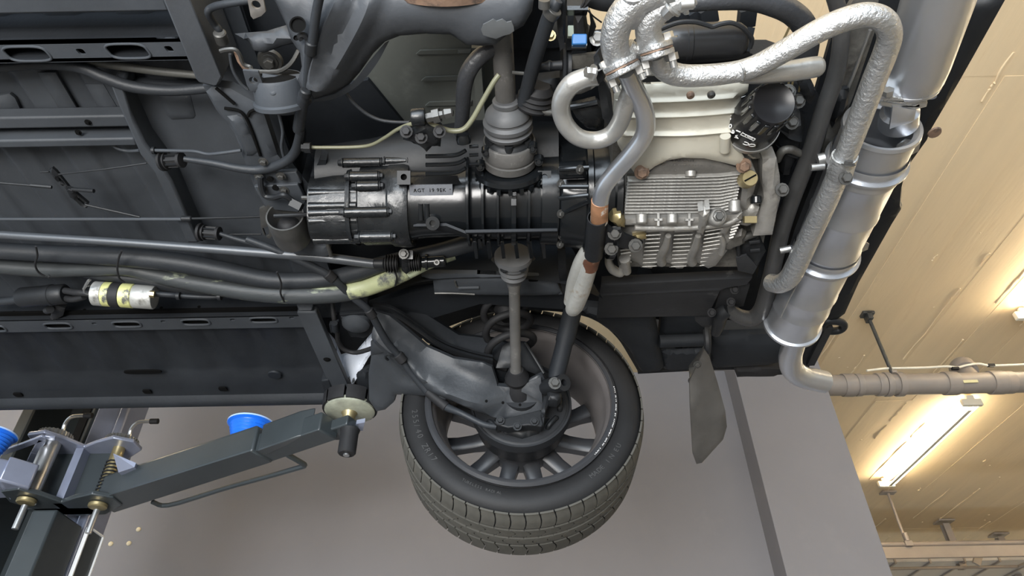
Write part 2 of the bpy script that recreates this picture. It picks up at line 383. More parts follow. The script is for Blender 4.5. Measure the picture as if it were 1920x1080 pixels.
# drain pipe along the ceiling
pc = V((2.27, 3.53, 3.06)); r = .062
t = emp('drain_pipe', pc, 'thick grey plastic drain pipe hung under the beige ceiling', 'pipe')
ya = Y(1575, 720, 3.53); yb = Y(1960, 709, 3.53); pa = V((ya.x-.15, 3.53, 3.045)); pb = V((yb.x+1.2, 3.53, 3.045))
m = MB(); m.cyl(pa, pb, r, 28); ob('pipe_body', m, PIPEM, t)
for u0, u1, k in ((1577, 1598, 1.09), (1601, 1612, 1.07), (1640, 1654, 1.09), (1655, 1666, 1.15), (1768, 1792, 1.12), (1854, 1880, 1.12), (1880, 1897, 1.07)):
    x0 = Y(u0, 717, 3.53).x; x1 = Y(u1, 717, 3.53).x; m = MB()
    m.lathe((x0, 3.53, 3.045), (x1, 3.53, 3.045), [(0, r*.98), (0, r*k), (.15, r*k*1.02), (.85, r*k*1.02), (1, r*k), (1, r*.98)], 28); ob('coupling', m, PIPEM, t)
x0 = Y(1820, 705, 3.53).x; m = MB(); q0 = V((x0, 3.53, 3.05)); q1 = q0+V((.05, .10, .17)).normalized()*.205
m.lathe(q0, q1, [(0, .05), (.62, .052), (.62, .070), (.72, .073), (.95, .073), (1, .068), (1, .055), (.8, .05), (.8, 0)], 28); ob('branch_socket', m, PIPEM, t, label='short open branch socket angled up to the ceiling')
m = MB(); p = Y(1820, 715, 3.465); m.box(p, (.085, .003, .018), (V((1, 0, .03)), V((0, 1, 0)), V((0, 0, 1)))); ob('sticker', m, mk('pale_sticker', (.5, .47, .26), .5), t, label='small pale yellow sticker')
m = MB(); m.cyl((2.272, 3.53, 3.10), (2.272, 3.53, ZC-.03), .011, 12); ob('hanger_rod', m, STEELD, t)
m = MB(); m.box((2.272, 3.53, ZC-.02), (.075, .06, .02)); m.box((2.272, 3.53, ZC-.045), (.03, .06, .05)); ob('ceiling_plate', m, STEELD, t, bevel=.003)
m = MB(); x0 = Y(1683, 716, 3.53).x; m.lathe((x0-.018, 3.53, 3.045), (x0+.018, 3.53, 3.045), [(0, r*1.02), (0, r*1.17), (1, r*1.17), (1, r*1.02)], 28); m.box((x0, 3.53, 3.045+r*1.2), (.03, .03, .03)); ob('pipe_clamp', m, PIPEM, t)
c = emp('white_cable', pc, 'thin white cable lying along the top of the drain pipe', 'cable')
m = MB(); m.tube([Y(u, v-7, 3.53) for u, v in ((1625, 702), (1660, 698), (1700, 697), (1740, 696), (1775, 694), (1795, 696), (1812, 692), (1835, 689), (1852, 692), (1880, 692), (1930, 690))], .007, 8, 4); ob('cable_run', m, mk('cable_white', (.72, .66, .54), .5), c)
for u, v in ((1791, 698), (1858, 692)):
    m = MB(); p = Y(u, v-7, 3.53); m.box(p, (.04, .02, .014)); ob('cable_tie', m, RUB, c)
# steel rail with hangers at the far end of the ceiling
t = emp('steel_rail', (3.69, 6.53, 3.0), 'long horizontal steel rail on hangers below the far ceiling', 'rail')
A = Y(1600, 1023, 6.53); B = Y(2000, 1019, 6.53); STL = mk('rail_grey', (.34, .29, .25), .45, .3, var=.06)
zz = Y(1703, 1021, 6.53).z; m = MB(); m.cyl((A.x-.5, 6.53, zz), (B.x+2, 6.53, zz), .026, 16); ob('rail_tube', m, STL, t)
m = MB(); m.box(((A.x+B.x+1.5)/2, 6.53, zz-.075), (B.x-A.x+2.5, .03, .105)); ob('rail_web', m, STL, t, bevel=.004)
c = H(1668, 917, 2.58); m = MB(); m.cyl((c.x, 6.53, zz), (c.x, 6.53, ZC-.02), .014, 10); ob('hanger_rod', m, STL, t)
m = MB(); m.box((c.x, 6.53, ZC-.015), (.14, .08, .016)); ob('ceiling_plate', m, STL, t)
m = MB(); m.box((c.x, 6.52, zz), (.07, .07, .05)); m.cyl((c.x, 6.5, zz+.02), (c.x, 6.5, zz+.10), .022, 10); ob('rod_clamp', m, STL, t, bevel=.004)
DUT = emp('ventilation_duct', (4.2, 7.6, 2.7), 'pale grey ventilation duct of jointed panels behind the steel rail', 'duct')
for u, v in ((1772, 975), (1874, 1000)):
    c = H(u, v, 2.58); m = MB(); m.box((c.x, c.y, (zz+ZC)/2-.02), (.022, .07, ZC-zz-.05)); m.box((c.x-.03, c.y-.03, (zz+ZC)/2-.02), (.06, .012, ZC-zz-.05)); m.box((c.x-.03, c.y+.03, (zz+ZC)/2-.02), (.06, .012, ZC-zz-.05)); ob('channel_post', m, STL, DUT)
    m = MB(); m.box((c.x-.02, c.y, ZC-.02), (.17, .14, .016)); ob('ceiling_plate', m, STL, DUT)
# duct panels behind the rail
t = DUT; DUCT = mk('duct_zinc', (.50, .48, .47), .4, .3, var=.08, vs=4)
za = Y(1700, 1040, 7.3).z; zb = Y(1700, 1056, 7.3).z
for i in range(9):
    x0 = 3.55+i*.36; m = MB(); m.box((x0+.178, 7.6, (za+zb)/2+.02), (.35, .6, za-zb+.02)); ob('duct_panel', m, DUCT, t, bevel=.004)
    m = MB(); m.box((x0, 7.6, (za+zb)/2+.02), (.02, .62, za-zb+.05)); ob('joint_flange', m, STL, t)
t = emp('conduit_pipe', (4.2, 7.2, 2.6), 'thin dark conduit running level below the ventilation duct', 'pipe')
za = Y(1700, 1066, 7.2).z; m = MB(); m.cyl((3.3, 7.2, za), (5.0, 7.2, za), .016, 12); ob('conduit_run', m, STL, t)
m = MB(); m.tube([(5.0, 7.2, za), (5.06, 7.2, za), (5.09, 7.17, za), (5.09, 6.6, za-.02)], .016, 10, 4); ob('elbow', m, STL, t)
x0 = Y(1815, 1050, 7.2).x; m = MB(); m.bar((x0, 7.1, za), (x0+.12, 7.1, za+.17), .07, .03, (0, 1, 0)); ob('support_arm', m, STL, t)
# ================================================================ two-post lift (the column, carriage and swing arms in view)
LF = emp('car_lift', (-1.40, 2.1, 0), 'dark grey car lift column with swing arms holding up the car', 'car lift')
Z = lambda h: CAM.z+h
# column: C-profile standing on the floor
m = MB(); m.box((-1.625, 2.36, 1.6), (.33, .05, 3.2)); ob('column_web', m, LIFTG, LF, bevel=.004)
m = MB(); m.box((-1.735, 2.25, 1.6), (.045, .20, 3.2)); ob('column_flange', m, LIFTG, LF, bevel=.006)
m = MB(); m.box((-1.440, 2.22, 1.6), (.080, .16, 3.2)); ob('column_flange', m, LIFTB, LF, bevel=.006, label='column flange coloured blue-grey for its daylight reflection')
m = MB(); m.box((-1.382, 2.195, 1.6), (.034, .12, 3.2)); ob('column_cover', m, LIFTB, LF, bevel=.008, label='outer cover strip coloured blue-grey for its daylight reflection')
m = MB(); m.cyl((-1.50, 2.18, Z(1.02)), (-1.50, 2.18, 3.2), .022, 16); ob('guide_tube', m, LIFTG, LF)
m = MB(); m.box((-1.62, 2.30, 2.0), (.03, .03, 2.4)); ob('slide_block', m, RUB, LF)
m = MB(); p = Y(176, 782, 2.33); m.cyl(p, p+V((0, -.006, 0)), .013, 16); ob('dark_disc', m, RUB, LF)  # black disc paints the dark of a hole in the web
m = MB(); m.box((-1.40, 2.05, Z(.77)/2+.06), (.075, .15, Z(.77)-.12)); ob('carriage', m, LIFTG, LF, bevel=.006)
# clevis plates of the carriage
zt, zb = Z(.975), Z(.795)
def clevis(z, th):
    mm = MB(); P = [(-1.50, 1.90), (-1.44, 1.885), (-1.40, 1.93), (-1.37, 1.99), (-1.32, 1.96), (-1.25, 1.93), (-1.20, 1.96), (-1.20, 2.02), (-1.28, 2.09), (-1.38, 2.10), (-1.47, 2.06), (-1.52, 1.98)]
    mm.prism([V((x, y, z)) for x, y in P], (0, 0, th)); return mm
ob('clevis_plate', clevis(zt, .012), LIFTB, LF, bevel=.003); ob('clevis_plate', clevis(zb, .014), LIFTG, LF, bevel=.003)
m = MB(); m.box((-1.40, 2.06, (zt+zb)/2), (.20, .05, zt-zb)); ob('carriage_web', m, LIFTG, LF)
m = MB(); m.box((-1.385, 2.02, (zt+zb)/2), (.025, .05, zt-zb)); ob('weld_rib', m, LIFTB, LF)
for x, y, rr, mt, lb in ((-1.452, 1.955, .026, STEEL, 'bright silver swing pin'), (-1.262, 2.0, .018, BRASS, 'brass-coloured threaded swing pin')):
    p = emp('arm_pin', (x, y, zb), parent=LF)
    m = MB(); m.cyl((x, y, zb), (x, y, zt), rr, 24); ob('pin_shaft', m, mt, p, label=lb)
    m = MB(); m.cyl((x, y, zb-.014), (x, y, zb), .027, 24, bev=.003); ob('pin_head', m, BRASS, p)
    m = MB(); m.cyl((x+.002, y, zb-.09), (x+.002, y, zb-.02), .009, 12); ob('pin_tail', m, STEEL, p)
    m = MB(); k = 26; m.lathe((x, y, zt+.012), (x, y, zt+.03), [(0, .03), (0, .046), (1, .046), (1, .03), (0, .03)], k)
    for i in range(k): m.box((x+.047*math.cos(2*PI*i/k), y+.047*math.sin(2*PI*i/k), zt+.021), (.005, .005, .018))
    ob('gear_ring', m, STEEL, p, label='cast toothed locking ring')
    m = MB(); m.tube([(x+.02, y, zt+.03), (x+.022, y-.01, zt+.06), (x+.05, y-.03, zt+.075), (x+.11, y-.035, zt+.075)], .006, 8, 5); ob('lock_handle', m, STEEL, p)
    m = MB(); m.cyl((x+.09, y-.035, zt+.075), (x+.115, y-.035, zt+.075), .009, 10); ob('handle_grip', m, RUB, p)
m = MB(); m.tube([V((-1.262, 2.0, zb+.01+.0042*i/3))+V((.021*math.cos(i*PI/4), .021*math.sin(i*PI/4), 0)) for i in range(90)], .0028, 6, 1); ob('pin_spring', m, SATIN, LF)
# right-hand swing arm: outer box section, sliding inner section
hA = .80
arm = emp('swing_arm', (-.85, 1.75, Z(hA)), parent=LF)
def obox(px, h, ht, mm=None):
    mm = mm or MB(); return mm.prism(HP(px, h), (0, 0, ht))
m = obox([(168, 940), (472, 845), (512, 866), (212, 962)], hA, .075); ob('outer_section', m, LIFTG, arm, bevel=.006)
m = obox([(466, 850), (598, 806), (632, 824), (508, 866)], hA+.004, .052); ob('inner_section', m, LIFTG, arm, bevel=.004)
m = MB(); a, b = H(500, 842, hA+.06), H(576, 812, hA+.06); m.prism([H(481, 846, hA), H(556, 820, hA), H(584, 814, hA+.01), H(500, 852, hA)], (0, 0, .078)); ob('stop_plate', m, LIFTG, arm, bevel=.004)
m = MB(); m.prism(HP([(560, 826), (650, 796), (672, 812), (634, 826)], hA+.02), (0, 0, .03)); ob('pad_plate', m, LIFTG, arm, bevel=.004)
m = MB(); m.tube(HP([(286, 941), (318, 947), (420, 916), (500, 894), (560, 877), (571, 873), (566, 868), (538, 852)], hA+.01), .0075, 8, 4); ob('handle_rod', m, LIFTG, arm)
m = MB(); m.prism([H(212, 850, .90), H(255, 868, .875), H(252, 876, .862), H(222, 886, .855)], (0.0, .02, .0)); ob('gusset_plate', m, LIFTB, arm, label='pale triangular gusset on the arm root')
# lifting pad
pd = H(651, 802, hA+.03); PX, PY = pd.x, pd.y
pad = emp('lifting_pad', (PX, PY, pd.z), parent=LF)
m = MB(); m.lathe((PX, PY, Z(.82)), (PX, PY, Z(.885)), [(0, 0), (0, .017), (.7, .017), (1, .03), (1, 0)], 24); ob('pad_stem', m, BRASS, pad)
m = MB(); m.lathe((PX, PY, Z(.872)), (PX, PY, Z(.890)), [(0, 0), (0, .058), (.3, .066), (1, .066), (1, 0)], 36); ob('pad_dish', m, mk('pad_greenish_metal', (.36, .37, .29), .5, .4, var=.3, vs=20, bump=.2), pad, label='worn pale green metal dish')
for i in range(8):
    m = MB(); m.lathe((PX, PY, Z(.882)), (PX, PY, Z(.918)), [(0, .05), (0, .072), (1, .074), (1, .05), (0, .05)], 6, 2*PI*i/8+.04, 2*PI*(i+1)/8-.04); ob('rubber_block', m, RUB, pad)
m = MB(); m.cyl((PX, PY, Z(.888)), (PX, PY, Z(.912)), .055, 24); ob('rubber_core', m, RUB, pad)
kx, ky = PX+.010, PY-.006
m = MB(); m.lathe((kx, ky, Z(.752)), (kx, ky, Z(.82)), [(0, 0), (0, .008), (.02, .009), (.02, .020), (.07, .023), (.85, .023), (1, .026), (1, 0)], 24); ob('screw_cap', m, RUB, pad)
m = MB(); m.cyl((kx, ky, Z(.749)), (kx, ky, Z(.754)), .008, 16); ob('screw_centre', m, STEEL, pad, label='small bright screw end')
m = MB(); m.prism(HP([(668, 795), (684, 792), (680, 808), (662, 806)], .835), (0, 0, .012)); ob('pad_latch', m, LIFTB, pad)
# left-hand swing arm, cut by the picture edge
arm2 = emp('swing_arm', (-1.6, 1.85, Z(hA)), parent=LF)
m = obox([(-90, 885), (0, 906), (20, 931), (-90, 940)], hA, .07); m2 = obox([(-4, 900), (55, 916), (48, 935), (20, 931)], hA, .075, m); ob('outer_section', m2, LIFTB, arm2, bevel=.006)
for pts in (((0, 850), (40, 836), (85, 819), (104, 822)), ((80, 824), (66, 848), (54, 873))):
    m = MB(); P = HP(pts, .955)
    for a, b in zip(P[:-1], P[1:]): m.bar(a, b, .022, .008)
    ob('brace_bar', m, LIFTB, arm2, bevel=.002)
m = MB(); m.prism([H(0, 858, .93), H(62, 876, .905), H(56, 905, .86), H(0, 895, .87)], (0, .012, 0)); ob('side_plate', m, LIFTB, arm2, bevel=.003)
# framed cover on the column flank
cv = emp('framed_cover', (-1.365, 2.2, 1.75), parent=LF); xs = -1.3645
P = [X(u, v, xs) for u, v in ((183, 977), (193, 984), (165, 1066), (148, 1060))]
y0, y1 = 2.145, 2.235; z1, z0 = Z(.775), Z(.60)
m = MB(); m.box((xs+.004, (y0+y1)/2, (z0+z1)/2), (.008, y1-y0, z1-z0)); ob('cover_panel', m, LIFTG, cv)
m = MB()
for yy in (y0, y1): m.box((xs+.008, yy, (z0+z1)/2), (.012, .005, z1-z0))
for z_ in (z0, z1): m.box((xs+.008, (y0+y1)/2, z_), (.012, y1-y0, .005))
ob('cover_frame', m, WHITE, cv, label='white frame')
# blue parts bowls standing on the arms
def bowl(c, label, group=None):
    t = emp('parts_bowl', c, label, 'bowl', group)
    pr = [(0, 0), (0, .036)]; k = 6
    for i in range(k): a = i/k; pr += [(.02+a*.9, .040+.018*a), (.02+a*.9+.07, .044+.018*a), (.02+a*.9+.11, .041+.018*a)]
    pr += [(.97, .066), (1, .066), (1, .060), (.1, .036), (.1, 0)]
    m = MB(); m.lathe(c, V(c)+V((0, 0, .062)), pr, 36); ob('bowl_wall', m, BLUEP, t)
    m = MB(); m.lathe(V(c)+V((0, 0, .058)), V(c)+V((0, 0, .065)), [(.4, .062), (.4, .0668), (1, .0668), (1, .062), (.4, .062)], 36); ob('bowl_rim', m, mk('bowl_rim_blue', (.35, .50, .80), .3), t, label='pale rim')
    return t
q = H(462, 832, hA+.077); b1 = bowl((q.x, q.y, Z(hA)+.0755), 'blue ribbed plastic parts bowl standing on the long lift arm')
m = MB(); p = V((q.x+.02, q.y+.055, Z(hA)+.142)); m.box(p, (.012, .006, .03)); ob('bowl_clip', m, STEEL, b1)
q = H(-34, 852, hA+.07); bowl((q.x, q.y, Z(hA)+.071), 'blue ribbed plastic parts bowl cut off by the left picture edge')

# ================================================================ the car: one thing, everything bolted to it is a part
CAR = emp('car', (0, .93, Z(.56)), 'black car raised on the lift, its underside, silver exhaust and one wheel in view', 'car')
WC = V((.018, 1.5, Z(.849)))
def wy(y, r, a): return V((WC.x+r*math.cos(a), WC.y+y, WC.z+r*math.sin(a)))
# tyre
ty = emp('tyre', (WC.x, WC.y, WC.z-.31), parent=CAR); tag(ty, 'black low-profile tyre with dusty tread')
W_ = .223
prof = [(0, .223), (.006, .228), (.010, .238), (.004, .245), (-.001, .262), (.002, .281), (.012, .294), (.028, .3035), (.034, .3045)]
pr = [(y/W_, r) for y, r in prof]
gro = [(.066, .010), (.108, .011), (.150, .011)]
yy = .036
for g, gw in gro: pr += [((g-gw/2-.0005)/W_, .3075), ((g-gw/2)/W_, .296), ((g+gw/2)/W_, .296), ((g+gw/2+.0005)/W_, .3075)]
pr += [((W_-y)/W_, r) for y, r in prof[::-1]]; pr += [(.9, .222), (.1, .222), (0, .223)]
m = MB(); m.lathe(WC, WC+V((0, W_, 0)), pr, 120, ref=(1, 0, 0)); tyc = ob('carcass', m, TYRE, ty, smooth=50)
def tread(y0, y1, skew, n, gap, r0=.303, r1=.312, sh=False):
    a0, a1 = gap/2, 2*PI/n-gap/2; mm = MB(); K = 3; rows = []
    for j in range(5):
        t = j/4; y = y0+(y1-y0)*t; rr = r1-(.011*(1-t)**2 if sh else 0)-(.003*((y-W_/2)/(W_/2))**2)
        rows.append([wy(y, rr, a0+(a1-a0)*i/K+skew*math.sin(t*PI*.9)) for i in range(K+1)])
    base = [[V((WC.x, p.y, WC.z))+(V((p.x-WC.x, 0, p.z-WC.z)).normalized()*r0) for p in r] for r in rows]
    n1 = K+1; vs = [p for r in rows+base for p in r]; fs = []
    for i in range(4):
        for j in range(K): fs.append((i*n1+j, i*n1+j+1, (i+1)*n1+j+1, (i+1)*n1+j))
    o = 5*n1; bd = [j for j in range(n1)]+[i*n1+K for i in range(1, 5)]+[4*n1+j for j in range(K-1, -1, -1)]+[i*n1 for i in range(3, 0, -1)]
    for a, b in zip(bd, bd[1:]+bd[:1]): fs.append((a, b, o+b, o+a))
    return mm.add(vs, fs)
NT = 56
for y0, y1, sk, gp, sh in ((.008, .0605, .015, .010, True), (.0715, .1020, .05, .010, False), (.1140, .1440, -.05, .010, False), (.156, .213, .03, .010, False)):
    src = ob('tread_block', tread(y0, y1, sk, NT, gp, sh=sh), TREAD, ty, loc=WC, smooth=30)
    for i in range(1, NT): again(src, WC, ty, (0, 2*PI*i/NT, 0))
# raised sidewall lettering (size marks) running round the sidewall
def arc_text(body, r, a_mid, size, y, mat, name, parent, space=1.0, step=None, up=1):
    step = step or size*.74/r; n = len(body); m = MB()
    for i, ch in enumerate(body):
        if ch == ' ': continue
        a = a_mid+up*(-(i-(n-1)/2)*step); rad = V((math.cos(a), 0, math.sin(a))); tan = V((math.sin(a), 0, -math.cos(a)))*up
        o = WC+V((0, y, 0))+rad*r-tan*size*.3
        g = text(ch, size, o, tan, rad*up, .0008); m.add(g.v, g.f)
    return ob(name, m, mat, parent, smooth=0)
TXT = mk('moulded_rubber_letters', (.042, .042, .042), .45)
arc_text('255/40 ZR17', .272, PI*1.13, .020, -.0005, TXT, 'size_lettering', ty, up=-1)
arc_text('TUBELESS RADIAL', .262, PI*1.38, .009, -.0005, TXT, 'small_lettering', ty, up=-1)
arc_text('MADE IN EU', .272, -.75, .016, -.0005, TXT, 'size_lettering', ty, up=-1)
# rim
rm = emp('wheel_rim', (WC.x, WC.y, WC.z-.235), parent=CAR); tag(rm, 'black spoked alloy wheel seen from inside')
m = MB(); m.lathe(WC, WC+V((0, W_, 0)), [(q/W_, r) for q, r in ((-.004, .226), (-.006, .233), (-.002, .240), (.006, .239), (.006, .222), (.02, .214), (.03, .213), (.06, .206), (.085, .197), (.14, .197), (.20, .203), (.225, .212), (.232, .236), (.238, .236), (.238, .222), (.21, .212), (.20, .209), (.14, .203), (.085, .203), (.06, .212), (.004, .222), (-.004, .226))], 96); ob('rim_barrel', m, RIMI, rm)
m = MB(); m.lathe(WC, WC+V((0, .01, 0)), [(-.5, .2245), (-.75, .230), (-.75, .234), (-.2, .2405), (.5, .2395), (.5, .2245), (-.5, .2245)], 96); ob('rim_flange', m, RIMM, rm)
def spoke(a):
    mm = MB(); rad = V((math.cos(a), 0, math.sin(a))); tan = V((-math.sin(a), 0, math.cos(a))); rows = []
    for r, wd, y0, y1 in ((.06, .022, .165, .205), (.10, .021, .165, .205), (.13, .0195, .175, .205), (.17, .0195, .178, .208), (.205, .0215, .175, .215)):
        c = WC+rad*r; rows.append([c+tan*s*wd+V((0, y, 0)) for s, y in ((-1, y0+.006), (-.6, y0), (.6, y0), (1, y0+.006), (1, y1), (-1, y1))])
    mm.strip(rows, True); n = len(mm.v); mm.f += [tuple(range(6))[::-1], tuple(range(n-6, n))]; return mm
sp = ob('spoke', spoke(0), RIMM, rm, loc=WC)
s0 = PI/2-math.radians(-18)
for i in range(1, 11): again(sp, WC, rm, (0, s0+2*PI*i/11, 0))
sp.rotation_euler = (0, s0, 0)
m = MB(); m.lathe(wy(.150, 0, 0), wy(.208, 0, 0), [(0, 0), (0, .085), (.3, .094), (.6, .098), (1, .095), (1, 0)], 48); ob('hub_face', m, RIMM, rm)
arc_text('8722 OJ17 MADE BY ATTDG WORG HOLDS SOCKI', .232, -.34, .0068, -.0065, WHITE, 'rim_lettering', rm, step=.0225, up=1)
# brake drum, back plate
bk = emp('brake_backplate', wy(.02, .16, -PI/2), parent=CAR); tag(bk, 'round black brake back plate behind the hub')
m = MB(); m.lathe(wy(.035, 0, 0), wy(.120, 0, 0), [(0, 0), (0, .112), (.05, .116), (.9, .116), (1, .11), (1, 0)], 56); ob('drum', m, SATIN, bk)
m = MB(); m.lathe(wy(.020, 0, 0), wy(.045, 0, 0), [(0, 0), (0, .114), (.1, .116), (.15, .120), (.0, .122), (.0, .127), (1, .129), (1, 0)], 56); ob('shield_plate', m, MATTE, bk)
m = MB(); P = [wy(.018, r, a) for r, a in ((.02, -.3), (.085, -.62), (.10, -1.15), (.105, -1.57), (.10, -2.0), (.085, -2.5), (.02, -2.8))]; m.pillow(P, .012, .02, .01, .008); ob('caliper_body', m, SATIN, bk)
for a in (-.70, -2.35, .5, -.1):
    m = MB(); c = wy(.018, .098, a); t_ = V((-math.sin(a), 0, math.cos(a))); m.tube([c-t_*.018, c-t_*.012+V((0, -.008, 0)), c+t_*.012+V((0, -.008, 0)), c+t_*.018], .006, 8, 4); ob('shield_clip', m, SATIN, bk)
m = MB(); P = [wy(.006, r, a) for r, a in ((.035, -1.15), (.066, -1.35), (.078, -1.57), (.066, -1.8), (.035, -2.0))]; m.pillow(P, .004, .01, .006, .006); ob('inspection_plate', m, MATTE, bk)
for da in (-.17, .17):
    m = MB(); m.tube([wy(.001, .034, -1.57+da*1.5), wy(.0, .058, -1.57+da)], .0045, 8, 1); ob('guide_pin', m, SATIN, bk)
m = MB(); m.cyl(wy(-.03, 0, 0), wy(.03, 0, 0), .05, 28); ob('hub_bearing', m, MATTE, bk)

# the wheel hangs with its top leaning out a little
CAMB = math.radians(-4.5)
for o in (ty, rm, bk):
    d = WLOC[o.name]-WC; R_ = Matrix.Rotation(CAMB, 3, 'X'); o.rotation_euler = (CAMB, 0, 0); o.location = WC+R_@d-WLOC[CAR.name]
# ================================================================ car body: floor, rails, sill, wheel arch, rear quarter
def part(name, m, mat, label=None, parent=None, **k): return ob(name, m, mat, parent or CAR, label, **k)
def longbar(name, v0, v1, h, ht, x0=-1.75, u1=345, mat=UNDER, parent=None, label=None):
    """channel strip along the car: lower face between pixel rows v0 and v1 (measured at u=100)"""
    a, b = H(100, v0, h), H(100, v1, h); xr = H(u1, (v0+v1)/2, h).x
    m = MB(); m.box(((x0+xr)/2, (a.y+b.y)/2, Z(h)+ht/2), (xr-x0, abs(b.y-a.y), ht)); return part(name, m, mat, label, parent, bevel=.004)
# ribbed floor pan
def ribs(x, p=.118, a=.009):
    t = ((x+2)/p) % 1; return a*(1 if t < .40 else (1-(t-.40)/.10 if t < .5 else (0 if t < .9 else (t-.9)/.1)))
rows = []; xs = np.arange(-1.80, -.44, .0059)
for y in (.20, .5, .8, 1.1, 1.44): rows.append([V((x, y, Z(1.065)+ribs(x))) for x in xs])
m = MB(); m.strip(rows); m.strip([[p+V((0, 0, .012)) for p in r] for r in rows]); FP = part('floor_pan', m, UNDER, 'ribbed dark grey floor panel')
m = MB(); m.prism(HP([(225, 150), (392, 160), (440, 215), (500, 330), (560, 400), (575, 470), (395, 470), (262, 235)], 1.055), (0, 0, .012)); part('rear_floor_panel', m, UNDER)
m = MB(); m.pillow(HP([(298, 178), (352, 174), (357, 180), (366, 216), (362, 222), (322, 224), (312, 216)], 1.054), .004, .010, .004, .008); part('floor_embossing', m, UNDER)
m = MB(); m.pillow(HP([(-20, 182), (18, 176), (28, 184), (44, 218), (-20, 222)], 1.066), .006, .015, .006, .01); part('floor_embossing', m, UNDER)
for u0, v0 in ((70, 136), (160, 158)):
    m = MB(); m.pillow(HP([(u0, v0), (u0+34, v0), (u0+84, v0+84), (u0+50, v0+84)], 1.064), .005, .012, .004, .01); part('floor_swage', m, UNDER)
# near long rail with oval holes
a, b = H(100, 76, .99), H(100, 117, .99); xr = H(352, 90, .99).x
def oval(c, w_, h_, n=8, sk=.0):
    P = []
    for i in range(4*n):
        t = 2*PI*i/(4*n); cx, sx = math.cos(t), math.sin(t); x = math.copysign(abs(cx)**.55, cx)*w_/2; y = math.copysign(abs(sx)**.55, sx)*h_/2; P.append(c+V((x+sk*y, y, 0)))
    return P
hol = []; rims = []
for u, v, wu, hv in ((51, 101, 80, 22), (240, 96, 76, 22), (152, 97, 14, 9), (317, 92, 14, 9), (-140, 103, 80, 22)):
    c = H(u, v, .99); sz = 1275/dep(c); o = oval(c, wu/sz, hv/sz/.72, sk=.25); hol.append(o)
    if wu > 20: rims.append(o)
m = MB(); m.pillow([V((-1.75, a.y, Z(.99))), V((xr, a.y, Z(.99))), V((xr, b.y, Z(.99))), V((-1.75, b.y, Z(.99)))], 0, .01, .004, .03, holes=hol); RL = part('chassis_rail', m, UNDER, 'lit lower face of the long rail with oval holes')
for o in rims:
    m = MB(); m.tube(o, .0022, 8, 1, closed=True); part('hole_rim', m, UNDER, parent=RL)
m = MB(); y1 = b.y-.004
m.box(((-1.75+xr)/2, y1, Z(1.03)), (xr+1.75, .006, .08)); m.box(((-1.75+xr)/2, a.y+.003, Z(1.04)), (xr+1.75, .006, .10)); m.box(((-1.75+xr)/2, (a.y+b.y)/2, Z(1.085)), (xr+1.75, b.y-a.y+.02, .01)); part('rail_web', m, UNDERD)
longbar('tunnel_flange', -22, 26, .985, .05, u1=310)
m = MB(); q = H(100, 24, .985); m.box(((-1.75+xr)/2, (q.y+a.y)/2, Z(1.10)), (xr+1.75, a.y-q.y, .01)); part('tunnel_recess', m, UNDERD)  # dark underseal puts the shade of the recess into its colour
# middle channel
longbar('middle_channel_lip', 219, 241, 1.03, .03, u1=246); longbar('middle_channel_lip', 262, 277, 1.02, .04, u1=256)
m = MB(); m.box(((-1.75+H(250, 240, 1.03).x)/2, (H(100, 240, 1.03).y+H(100, 264, 1.03).y)/2, Z(1.062)), (1.75+H(250, 240, 1.03).x, .05, .006)); part('channel_recess', m, UNDERD)  # shade inside the channel painted as dark underseal
for u, v in ((165, 229), (147, 248)):
    m = MB(); p = H(u, v, 1.029); m.bolt(p, (0, 0, -1), .004); part('blind_plug', m, GAP_BLACK)
# cross members
m = MB(); m.prism(HP([(300, -12), (350, -12), (417, 148), (411, 160), (396, 162), (372, 156), (366, 148)], .965), (0, 0, .10)); part('cross_member', m, CHIP, 'chipped grey cross member running over the long rail', bevel=.006)
m = MB(); m.prism(HP([(205, 157), (228, 160), (244, 210), (271, 268), (304, 312), (322, 340), (374, 456), (352, 456), (293, 330), (262, 290), (250, 262), (222, 200)], 1.01), (0, 0, .06)); part('cross_member', m, UNDER, 'slim cross member bending across the floor', bevel=.005)
# mounting plate behind the floor with its ribs and bolts
MPt = part('mounting_plate', MB().pillow(HP([(380, 160), (432, 166), (476, 190), (492, 205), (520, 290), (566, 345), (566, 372), (482, 366), (440, 250), (405, 205)], .985), .008, .012, .02, .012), UNDER, 'stepped mounting plate at the end of the floor')
for P in ([(421, 203), (452, 210), (470, 240), (488, 292)], [(465, 218), (470, 209), (486, 204)], [(405, 165), (440, 195)]):
    m = MB(); m.tube(HP(P, .974), .0028, 8, 5); part('pressed_seam', m, GAP_BLACK, parent=MPt)
m = MB(); m.pillow(HP([(426, 218), (452, 214), (466, 240), (486, 292), (462, 292)], .976), .006, .008, .004, .008); part('seam_panel', m, UNDER, parent=MPt)
m = MB(); m.prism(HP([(476, 328), (555, 323), (566, 344), (478, 346)], .962), (0, 0, .012)); m.prism(HP([(476, 350), (558, 346), (574, 378), (560, 398), (498, 392)], .955), (0, 0, .012)); part('bolt_plate', m, UNDER, parent=MPt, bevel=.002)
for u, v in ((486, 331), (527, 330), (533, 356), (493, 354), (494, 303)):
    m = MB(); m.bolt(H(u, v, .955), (0, 0, -1), .006); part('bolt', m, STEELD, parent=MPt)
for u, v in ((506, 337), (516, 353)):
    m = MB(); p = H(u, v, .953); m.cyl(p, p+V((0, 0, .004)), .006, 12); part('plate_hole', m, GAP_BLACK, parent=MPt)
m = MB(); m.prism([H(566, 330, .97), H(585, 352, .97), H(600, 440, .97), H(592, 440, .97), H(574, 372, .97)], (0, 0, .07)); part('side_gusset', m, UNDERD)
